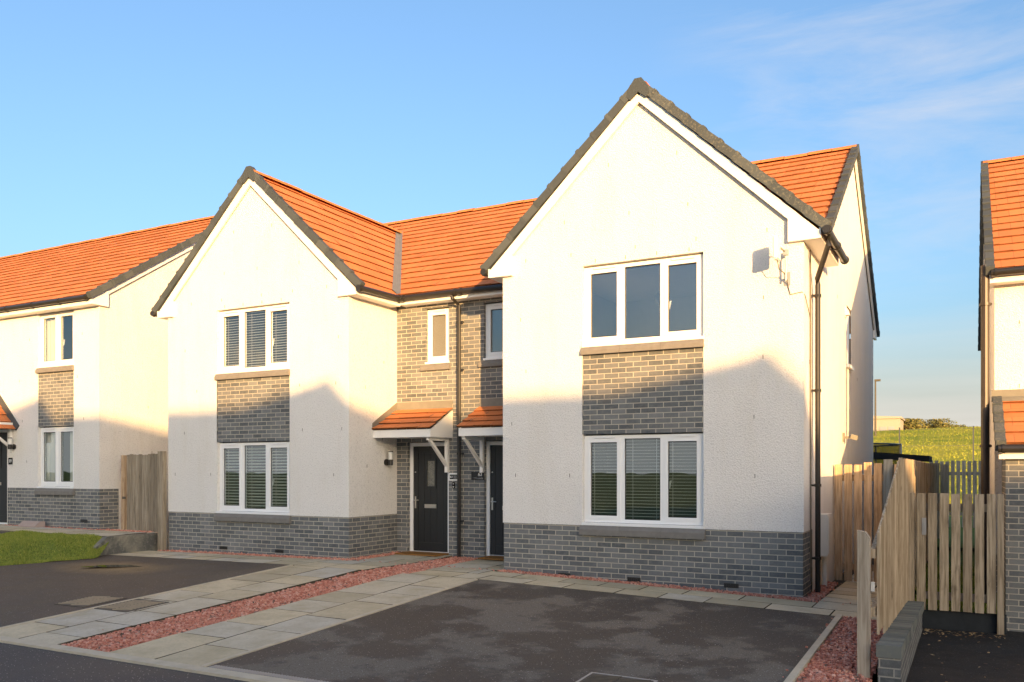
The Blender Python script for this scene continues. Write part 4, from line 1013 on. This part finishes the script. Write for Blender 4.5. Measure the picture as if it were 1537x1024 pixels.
# back gardens
patch('garden', [(-14, 9.5), (40, 9.5), (40, 24), (-14, 24)], 0, 'soil', lambda x, y: -.05, 6, 4)
patch('side_garden', [(1.25, .7), (2.24, .7), (2.24, 10), (1.25, 10)], 0, 'soil', lambda x, y: -.16, 2, 4)
gm = MB(); blades([(1.25, .72), (2.24, .72), (2.24, 6), (1.25, 6)], 5000, lambda x, y: -.16, .08)
tag(gm.build('grass', 'blade'), 'green grass behind the slatted gate at the right', 'grass', kind='stuff')
pf = thing('picket_fence', (3, 17, 0), 'grey picket fence at the back of the garden below the grassy hill', 'fence')
pk = MB(); x = .9; rr = random.Random(2)
while x < 9: 
    z = 1.93+rr.uniform(-.015, .015); pk.box(x, x+.10, 17.0, 17.02, -.1, z); x += .145
pk.build('pickets', 'wood_grey', pf)
for zz in (.3, 1.5):
    rl = MB(); rl.box(.9, 9, 17.021, 17.06, zz, zz+.1); rl.build('rail', 'wood_grey', pf)
for xx in (2.3, 4.7, 7.1):
    p = MB(); p.box(xx, xx+.1, 17.03, 17.13, -.2, 1.9); p.build('post', 'wood_grey', pf)
ep = MB(); ep.box(1.06, 1.30, 12.0, 12.04, -.1, 1.83); ep.box(1.31, 1.5, 12.0, 12.03, -.1, 1.80); ep.build('end_panel', 'wood_grey', fn)
# shed and trampoline behind the passage gate
sd = thing('garden_shed', (-.3, 11, 0), 'small garden shed with a dark sloping felt roof behind the tan gate', 'shed')
P = far(1395, 689, 20.5)
s1 = MB(); s1.box(-2.6, P.x-.15, 10.6, 12.2, -.05, 1.80); s1.build('shed_wall', 'wood_grey', sd)
s2 = MB(); s2.prism([(-2.8, 2.08), (P.x+.02, 1.86), (P.x+.02, 1.99), (-2.8, 2.32)], 'y', 10.4, 12.4); s2.build('shed_roof', 'shedfelt', sd)
tr = thing('trampoline', (-.9, 14.2, 0), 'garden trampoline with black safety netting rising behind the shed roof', 'trampoline')
ring = [(-1.25+1.5*math.cos(a), 14.4+1.5*math.sin(a)) for a in [2*math.pi*k/24 for k in range(25)]]
f = MB(); f.tube([(p[0], p[1], .85) for p in ring], .03, 8)
for k in range(0, 24, 4): f.tube([(ring[k][0], ring[k][1], -.05), (ring[k][0], ring[k][1], .85)], .022, 8)
f.build('frame', 'steel', tr)
b2 = MB(); b2.poly([(p[0], p[1], .86) for p in ring[:-1]]); b2.build('jumping_mat', 'shedfelt', tr)
def net_mat():
    m = bpy.data.materials.new('see_through_net'); m.use_nodes = True; t = m.node_tree; n = t.nodes; n.clear()
    o = n.new('ShaderNodeOutputMaterial'); mx = n.new('ShaderNodeMixShader'); mx.inputs[0].default_value = .55
    a = n.new('ShaderNodeBsdfTransparent'); b = n.new('ShaderNodeBsdfDiffuse'); b.inputs[0].default_value = (.015, .018, .015, 1)
    t.links.new(a.outputs[0], mx.inputs[1]); t.links.new(b.outputs[0], mx.inputs[2]); t.links.new(mx.outputs[0], o.inputs[0]); return m
M['net'] = net_mat()
n_ = MB()
for a, b in zip(ring, ring[1:]): n_.poly([(a[0], a[1], .9), (b[0], b[1], .9), (b[0], b[1], 2.36), (a[0], a[1], 2.36)])
n_.build('safety_net', 'net', tr)
r_ = MB(); r_.tube([(p[0], p[1], 2.37) for p in ring], .022, 8); r_.build('top_ring', 'black', tr)
for k in range(0, 24, 4):
    q = MB(); q.tube([(ring[k][0]*1.0+.06*math.cos(k*math.pi/12), ring[k][1]+.06*math.sin(k*math.pi/12), .3), (ring[k][0]+.03*math.cos(k*math.pi/12), ring[k][1]+.03*math.sin(k*math.pi/12), 2.4)], .022, 8); q.build('pole', 'steel', tr)

# ------------------------------------------------------------------ hill beyond
hm = MB(); NXH, NYH = 60, 50
def zhill(x, y):
    t = min(1, max(0, (y-22)/84)); s = t*.75+.25*t*t
    return -.15+6.75*s + .22*math.sin(x*.07+1)*t + .12*math.sin(x*.21+y*.13)*t - max(0, (y-106))*.03 + max(0, -x)*.004*t + x*.006*t
for i in range(NXH):
    for j in range(NYH):
        x0, x1 = -70+190*i/NXH, -70+190*(i+1)/NXH; y0, y1 = 22+128*j/NYH, 22+128*(j+1)/NYH
        hm.poly([(x0, y0, zhill(x0, y0)), (x1, y0, zhill(x1, y0)), (x1, y1, zhill(x1, y1)), (x0, y1, zhill(x0, y1))])
o = hm.build('grassy_hill', 'field'); o['kind'] = 'structure'
tf = MB()
for k in range(16000):
    y = 24+82*rs.rand()**1.1; x = 2+(rs.rand()-.55)*(.42*y+6)+ .02*y; z = zhill(x, y); h = .05+.08*rs.rand(); a = rs.rand()*6.28; w_ = .02+.03*rs.rand()
    bx, by = math.cos(a)*w_, math.sin(a)*w_
    tf.poly([(x-bx, y-by, z-.02), (x+bx, y+by, z-.02), (x+bx*.5+(rs.rand()-.5)*.2, y+by*.5, z+h)])
M['tuft'] = grass_mat('field_tufts', (.23, .29, .022), (.42, .40, .045))
tag(tf.build('field_grass', 'tuft'), 'rough yellow green grass tufts on the hill', 'grass', kind='stuff')
# wire fence along the field
wf = thing('wire_fence', (5, 27, 0), 'tall wire mesh fence on slim dark posts along the foot of the hill', 'fence')
for k in range(-4, 8):
    x = far(1461, 640, 1).x; P = far(1461, 640, 38.0); xx = P.x-4.3*-k*-1 if False else P.x+k*3.0
    p = MB(); p.box(xx-.03, xx+.03, P.y-.03, P.y+.03, zhill(xx, P.y)-.3, 3.62); p.build('post', 'verge', wf)
wm = MB(); P = far(1461, 640, 38.0)
xx = P.x-12
while xx < P.x+21: wm.box(xx-.003, xx+.003, P.y-.003, P.y+.003, zhill(xx, P.y), 3.55); xx += .2
for k in range(12): z = zhill(P.x, P.y)+.1+k*.2; wm.box(P.x-12, P.x+21, P.y-.003, P.y+.003, z, z+.005)
for z in (1.9, 2.75, 3.5): wm.box(P.x-12, P.x+21, P.y-.006, P.y+.006, z, z+.014)
wm.build('mesh_panel', 'verge', wf)
# far shed-like building
P = far(1351, 645, 118)
fb = thing('warehouse', (P.x-9, P.y+6, 6), 'pale flat industrial building on the skyline left of the trees', 'warehouse')
b_ = MB(); b_.box(P.x-20, P.x, P.y, P.y+14, 2, far(1351, 625.5, 118).z-.25); b_.build('wall', 'clad', fb)
zt_ = far(1351, 625.5, 118).z
b_ = MB(); b_.prism([(P.x-20.2, zt_-.25), (P.x+.2, zt_-.25), (P.x+.2, zt_), (P.x-10, zt_+.55), (P.x-20.2, zt_)], 'y', P.y-.2, P.y+14.2); b_.build('roof', 'clad', fb)
b_ = MB(); b_.box(P.x-2.6, P.x-1.7, P.y-.05, P.y, 5, zt_-1.35); b_.box(P.x-1.5, P.x-.7, P.y-.05, P.y, 5, zt_-1.35); b_.build('door', 'steel', fb)
P = far(1314, 572, 100)
ml = thing('light_mast', (P.x, P.y, 5.5), 'thin floodlight mast just right of the nearest gable end', 'light mast')
q = MB(); q.tube([(P.x, P.y, 4), (P.x, P.y, P.z)], [.12, .09], 8); q.build('mast', 'iron', ml); q = MB(); q.box(P.x-.1, P.x+.55, P.y-.15, P.y+.15, P.z-.05, P.z+.18); q.build('floodlight', 'iron', ml)
def tree(px, py_top, t, r, mat, label, seed):
    rt = random.Random(seed); T = far(px, py_top, t); zb = zhill(T.x, T.y)-.6; H = T.z-zb
    root = thing('tree', (T.x, T.y, zb), label, 'tree', 'trees on the skyline')
    tk = MB(); tk.tube([(T.x, T.y, zb-.5), (T.x+.1, T.y, zb+H*.4), (T.x, T.y, zb+H*.85)], [r*.09, r*.06, r*.02], 8)
    for k in range(5):
        a = rt.uniform(0, 6.28); z = zb+H*rt.uniform(.3, .6); tk.tube([(T.x, T.y, z), (T.x+math.cos(a)*r*.6, T.y+math.sin(a)*r*.6, z+H*.25)], [r*.03, r*.01], 6)
    tk.build('trunk', 'bark', root)
    cr = MB(); cl = [(rt.uniform(-.75, .75)*r, rt.uniform(-.6, .6)*r, H*rt.uniform(.2, .86), r*rt.uniform(.28, .5)) for _ in range(16)]
    cl.append((0, 0, H*.88, r*.24))
    for k in range(1500):
        c = cl[rt.randrange(len(cl))]; th, ph = rt.uniform(0, 6.28), math.acos(rt.uniform(-1, 1)); rad_ = c[3]*rt.uniform(.55, 1.08)
        p = V((T.x+c[0]+rad_*math.sin(ph)*math.cos(th), T.y+c[1]+rad_*math.sin(ph)*math.sin(th), min(zb+c[2]+rad_*math.cos(ph), T.z)))
        s = r*rt.uniform(.035, .075); u = V((rt.uniform(-1, 1), rt.uniform(-1, 1), rt.uniform(-1, 1))).normalized(); v = u.orthogonal().normalized()
        cr.poly([p-u*s, p+v*s*.6, p+u*s, p-v*s*.6])
    cr.build('crown', mat, root)
TR = [(1350, 633, 126, 2.6, 'leaf', 'olive'), (1360, 628.5, 128, 2.8, 'leaf_dark', 'dark'), (1371, 629.5, 124, 2.5, 'leaf', 'olive'), (1380, 631, 130, 2.6, 'leaf', 'olive'), (1390, 629.5, 133, 2.7, 'leaf', 'olive'), (1400, 630, 128, 2.5, 'leaf', 'olive'), (1409, 632, 131, 2.4, 'leaf_dark', 'dark'), (1418, 636, 127, 2.0, 'leaf_dark', 'dark'), (1428, 639, 135, 2.2, 'leaf', 'olive'), (1436, 637.5, 140, 2.0, 'leaf_dark', 'dark'), (1445, 638, 138, 2.0, 'leaf_dark', 'dark'), (1453, 640, 142, 1.9, 'leaf', 'olive')]
WORDS = ['next to the pale warehouse', 'second from the warehouse', 'third from the warehouse', 'fourth from the warehouse, middle of the clump', 'fifth from the warehouse', 'sixth from the warehouse', 'seventh from the warehouse', 'low one at the end of the main clump', 'first of the small ones after the clump', 'second of the small ones after the clump', 'third of the small ones after the clump', 'smallest, nearest the right hand house']
for i, (a, b, c, d_, m_, cn) in enumerate(TR): tree(a, b, c, d_, m_, '%s bushy tree on the skyline, %s' % (cn, WORDS[i]), 100+i)

# ------------------------------------------------------------------ small things on walls and ground
def text(parent, body, size, loc, rot, mat, name='lettering', spacing=1.0):
    cu = bpy.data.curves.new(name, 'FONT'); cu.body = body; cu.size = size; cu.extrude = .0015; cu.align_x = 'CENTER'; cu.align_y = 'CENTER'; cu.space_character = spacing
    tmp = bpy.data.objects.new(name+'_curve', cu); COL.objects.link(tmp); bpy.context.view_layer.update()
    me = bpy.data.meshes.new_from_object(tmp.evaluated_get(bpy.context.evaluated_depsgraph_get()))
    bpy.data.objects.remove(tmp); bpy.data.curves.remove(cu)
    me.transform(Matrix.Translation(V(loc)-parent.location) @ rot.to_4x4()); me.materials.clear(); me.materials.append(M[mat])
    o = bpy.data.objects.new(name, me); COL.objects.link(o); o.parent = parent; return o
RF = Matrix.Rotation(rad(90), 3, 'X')
def plaque(loc, w_, h, label, frame=False):
    r = thing('number_plaque', loc, label, 'house number'); x, y, z = loc
    if frame:
        f = MB(); f.box(x-w_/2-.03, x+w_/2+.03, y-.008, y-.001, z-h/2-.025, z+h/2+.025); f.build('backing', 'upvc', r)
    p = MB(); p.box(x-w_/2, x+w_/2, y-.016, y-.009, z-h/2, z+h/2); p.build('plate', 'plaque', r); return r
p = plaque((-5.77, 1.41, 1.555), .265, .14, 'black glass number plaque reading 63, under the right porch bracket'); text(p, '63', .085, (-5.72, 1.392, 1.578), RF, 'white_letters')
q = MB(); q.box(-5.87, -5.67, 1.3915, 1.393, 1.518, 1.520); q.box(-5.80, -5.66, 1.3915, 1.393, 1.502, 1.505); q.build('lettering', 'white_letters', p)
p = plaque((-6.275, 1.41, 1.535), .16, .085, 'white framed number plaque reading 61, left of the drainpipe', True); text(p, '61', .06, (-6.315, 1.392, 1.535), RF, 'white_letters')
q = MB(); [q.box(-6.275, -6.205, 1.3915, 1.393, z, z+.004) for z in (1.51, 1.53, 1.55)]; q.build('lettering', 'white_letters', p)
p = plaque((-17.14, 0, 1.60+.26), .15, .15, 'small black number plaque reading 59, beside the leftmost door'); text(p, '59', .10, (-17.14, -.018, 1.60+.26), RF, 'white_letters')
db = thing('doorbell', (-6.275, 1.41, 1.38), 'small black and white doorbell under the framed plaque', 'doorbell')
q = MB(); q.box(-6.30, -6.25, 1.39, 1.409, 1.33, 1.44); q.build('body', 'plaque', db); q = MB(); q.tube([(-6.275, 1.389, 1.355), (-6.275, 1.384, 1.355)], .013, 12); q.tube([(-6.275, 1.389, 1.41), (-6.275, 1.386, 1.41)], .009, 12); q.build('button', 'lampglass', db)
def wall_lamp(loc, d, label):
    r = thing('wall_lamp', loc, label, 'wall lamp'); P = V(loc); d = V(d)
    b = MB(); b.tube([P+d*.001, P+d*.03], .06, 16); b.tube([P+d*.03, P+d*.12], .026, 10); b.tube([P+d*.11+V((0, 0, -.055)), P+d*.11+V((0, 0, .05))], .042, 14); b.build('mount', 'black', r)
    g_ = MB(); g_.tube([P+d*.11+V((0, 0, .05)), P+d*.11+V((0, 0, .185))], .04, 16); g_.build('glass', 'lampglass', r)
    c = MB(); c.tube([P+d*.11+V((0, 0, .185)), P+d*.11+V((0, 0, .205))], .045, 16); c.build('cap', 'black', r)
wall_lamp((-7.528, 1.06, 1.80), (1, 0, 0), 'black wall lamp with opal cylinder on the white wall beside door 61')
wall_lamp((-17.0, -.001, 2.18), (0, -1, 0), 'black wall lamp with opal cylinder on the house at the left edge')
fl = thing('flood_light', (0, 4.0, 2.2), 'small floodlight on the side wall above the tan gate', 'outdoor lamp')
q = MB(); q.box(.002, .03, 3.95, 4.05, 2.15, 2.3); q.box(.03, .15, 3.98, 4.02, 2.2, 2.24); q.build('bracket', 'flash', fl); q = MB(); q.obox((.19, 4.0, 2.22), (.05, 0, -.015), (0, .07, 0), (.01, 0, .04)); q.build('lamp_head', 'flash', fl)
wv = thing('wall_vent', (0, 4.35, 4.45), 'small cowled vent high on the sunlit side wall', 'vent')
q = MB(); q.prism([(.002, 4.38), (.09, 4.38), (.002, 4.55)], 'y', 4.28, 4.42); q.build('cowl', 'pvc_box', wv); q = MB(); q.box(.002, .012, 4.26, 4.44, 4.34, 4.37); q.build('flange', 'pvc_box', wv)
mb_ = thing('meter_box', (0, 1.5, .4), 'pale plastic meter box with a pipe below on the passage wall', 'meter box')
q = MB(); q.box(.001, .13, 1.22, 1.72, .42, 1.02); q.build('box', 'pvc_box', mb_); q = MB(); q.box(.131, .142, 1.25, 1.69, .45, .99); q.build('door', 'pvc_box', mb_); q = MB(); q.tube([(.06, 1.45, .42), (.06, 1.45, -.1)], .035, 10); q.build('pipe', 'pvc_box', mb_)
an = thing('antenna', (-.27, -.01, 4.25), 'small white panel antenna on a bracket on the right gable', 'antenna')
q = MB(); q.box(-.315, -.255, -.42, -.20, 4.38, 4.68); a_ = q.build('panel', 'upvc', an)
bm = bmesh.new(); bm.from_mesh(a_.data); bmesh.ops.bevel(bm, geom=list(bm.edges), offset=.012, segments=2, affect='EDGES'); bm.to_mesh(a_.data); bm.free()
q = MB(); q.tube([(-.21, -.10, 4.15), (-.21, -.10, 4.52), (-.25, -.26, 4.55)], .013, 8); q.tube([(-.21, -.001, 4.18), (-.21, -.10, 4.2)], .013, 8); q.box(-.25, -.17, -.008, -.001, 4.1, 4.28); q.box(-.24, -.18, -.14, -.07, 4.48, 4.55); q.build('bracket', 'steel', an)
q = MB(); q.tube([(-.28, -.3, 4.38), (-.27, -.25, 4.28), (-.22, -.12, 4.24), (-.20, -.02, 4.12), (-.17, -.008, 3.98), (-.02, -.008, 4.0), (.01, .05, 3.96), (.02, .40, 3.72)], .006, 6); q.build('cable', 'slot', an)
pl = thing('ceiling_lamp', (-2.45, 1.6, 4.9), 'round white paper lampshade seen through the upper right window', 'lamp')
q = MB(); prof = [(4.30+.26*k/10, .13*math.sin(math.pi*(k+.6)/11.2)) for k in range(11)]; q.tube([(-2.45, 1.6, z) for z, _ in prof], [r for _, r in prof], 16); q.build('lamp_shade', 'lampglass', pl, smooth=True); q = MB(); q.tube([(-2.45, 1.6, 4.55), (-2.45, 1.6, 4.91)], .006, 6); q.build('cord', 'black', pl)
for x0, x1, lab in ((-7.30, -6.42, 'brown coir doormat at the door beside the wall lamp'), (-5.55, -4.62, 'brown doormat at the half hidden door beside plaque 63')):
    q = MB(); q.box(x0, x1, 1.02, 1.47, .124, .148); o = q.build('doormat', 'mat', loc=((x0+x1)/2, 1.25, .12)); tag(o, lab, 'doormat')
def cover(x0, x1, y0, y1, lab, chev=True):
    zc = zg((x0+x1)/2, (y0+y1)/2)+.008; cx, cy = (x0+x1)/2, (y0+y1)/2
    zz = lambda x, y: zg(x, y)+.006
    r = thing('manhole_cover', (cx, cy, zc), lab, 'manhole cover'); q = MB()
    def slabq(a, b, c, d, h, mb):
        mb.hexa([(a, c, zz(a, c)-.02), (b, c, zz(b, c)-.02), (b, d, zz(b, d)-.02), (a, d, zz(a, d)-.02), (a, c, zz(a, c)+h), (b, c, zz(b, c)+h), (b, d, zz(b, d)+h), (a, d, zz(a, d)+h)])
    slabq(x0, x1, y0, y1, .0, q); q.build('plate', 'iron', r)
    f = MB()
    for a, b, c, d in ((x0-.02, x1+.02, y0-.02, y0), (x0-.02, x1+.02, y1, y1+.02), (x0-.02, x0, y0, y1), (x1, x1+.02, y0, y1)): slabq(a, b, c, d, .004, f)
    f.build('rim', 'steel' if not chev else 'iron', r)
    p = MB(); n = 10
    for i in range(n):
        for s in (0, 1):
            xa = x0+.03 if s == 0 else cx+.01; xb = cx-.01 if s == 0 else x1-.03; yy = y0+.06+(y1-y0-.12)*i/(n-1); dy = .045
            A = V((xa, yy-dy, zz(xa, yy)+.004)); B = V((xb, yy+dy, zz(xb, yy)+.004)); d = (B-A)
            p.obox((A+B)/2, d/2, V((0, .010, 0)), (0, 0, .005))
    p.build('ribs', 'worn_iron' if chev else 'iron', r)
cover(-8.50, -7.95, -4.72, -4.12, 'ribbed manhole cover in the left driveway asphalt'); cover(-7.70, -7.15, -4.72, -4.12, 'ribbed manhole cover set in the paving slabs')
cover(-.98, -.42, -5.35, -4.82, 'grey manhole cover in the near driveway at the bottom edge', False)
dc = MB(); x = -4.25; 
dc.box(-4.25, .5, -6.125, -6.0, RZ-.08, RZ+.006)
o = dc.build('drain_channel', 'kerb'); dr = MB()
x = -4.23
while x < .45: dr.box(x, x+.018, -6.105, -6.02, RZ+.0065, RZ+.012); x += .032
tag(o, 'pale slotted drain channel across the mouth of the near driveway', 'drain')
o2 = dr.build('grating', 'steel', o)

lv = MB()
for k in range(170):
    if k < 110: x, y = 1.42+rs.rand()**1.6*.9, .55-abs(rs.randn())*.22; z = zr(x, y)+.006
    else: x, y = rs.uniform(1.45, 3.0), rs.uniform(-4.5, .4); z = zr(x, y)+.006
    a = rs.rand()*6.28; s = .012+.016*rs.rand(); u = V((math.cos(a), math.sin(a), (rs.rand()-.5)*.5))*s; v = V((-math.sin(a), math.cos(a), (rs.rand()-.5)*.5))*s*.6
    c = V((x, y, z+s*.3)); lv.poly([c-u, c+v, c+u, c-v])
M['dead_leaf'] = grass_mat('dead_leaf', (.30, .17, .07), (.50, .38, .22))
tag(lv.build('fallen_leaves', 'dead_leaf'), 'dry leaves scattered on the black tarmac by the slatted gate', 'leaves', kind='stuff')
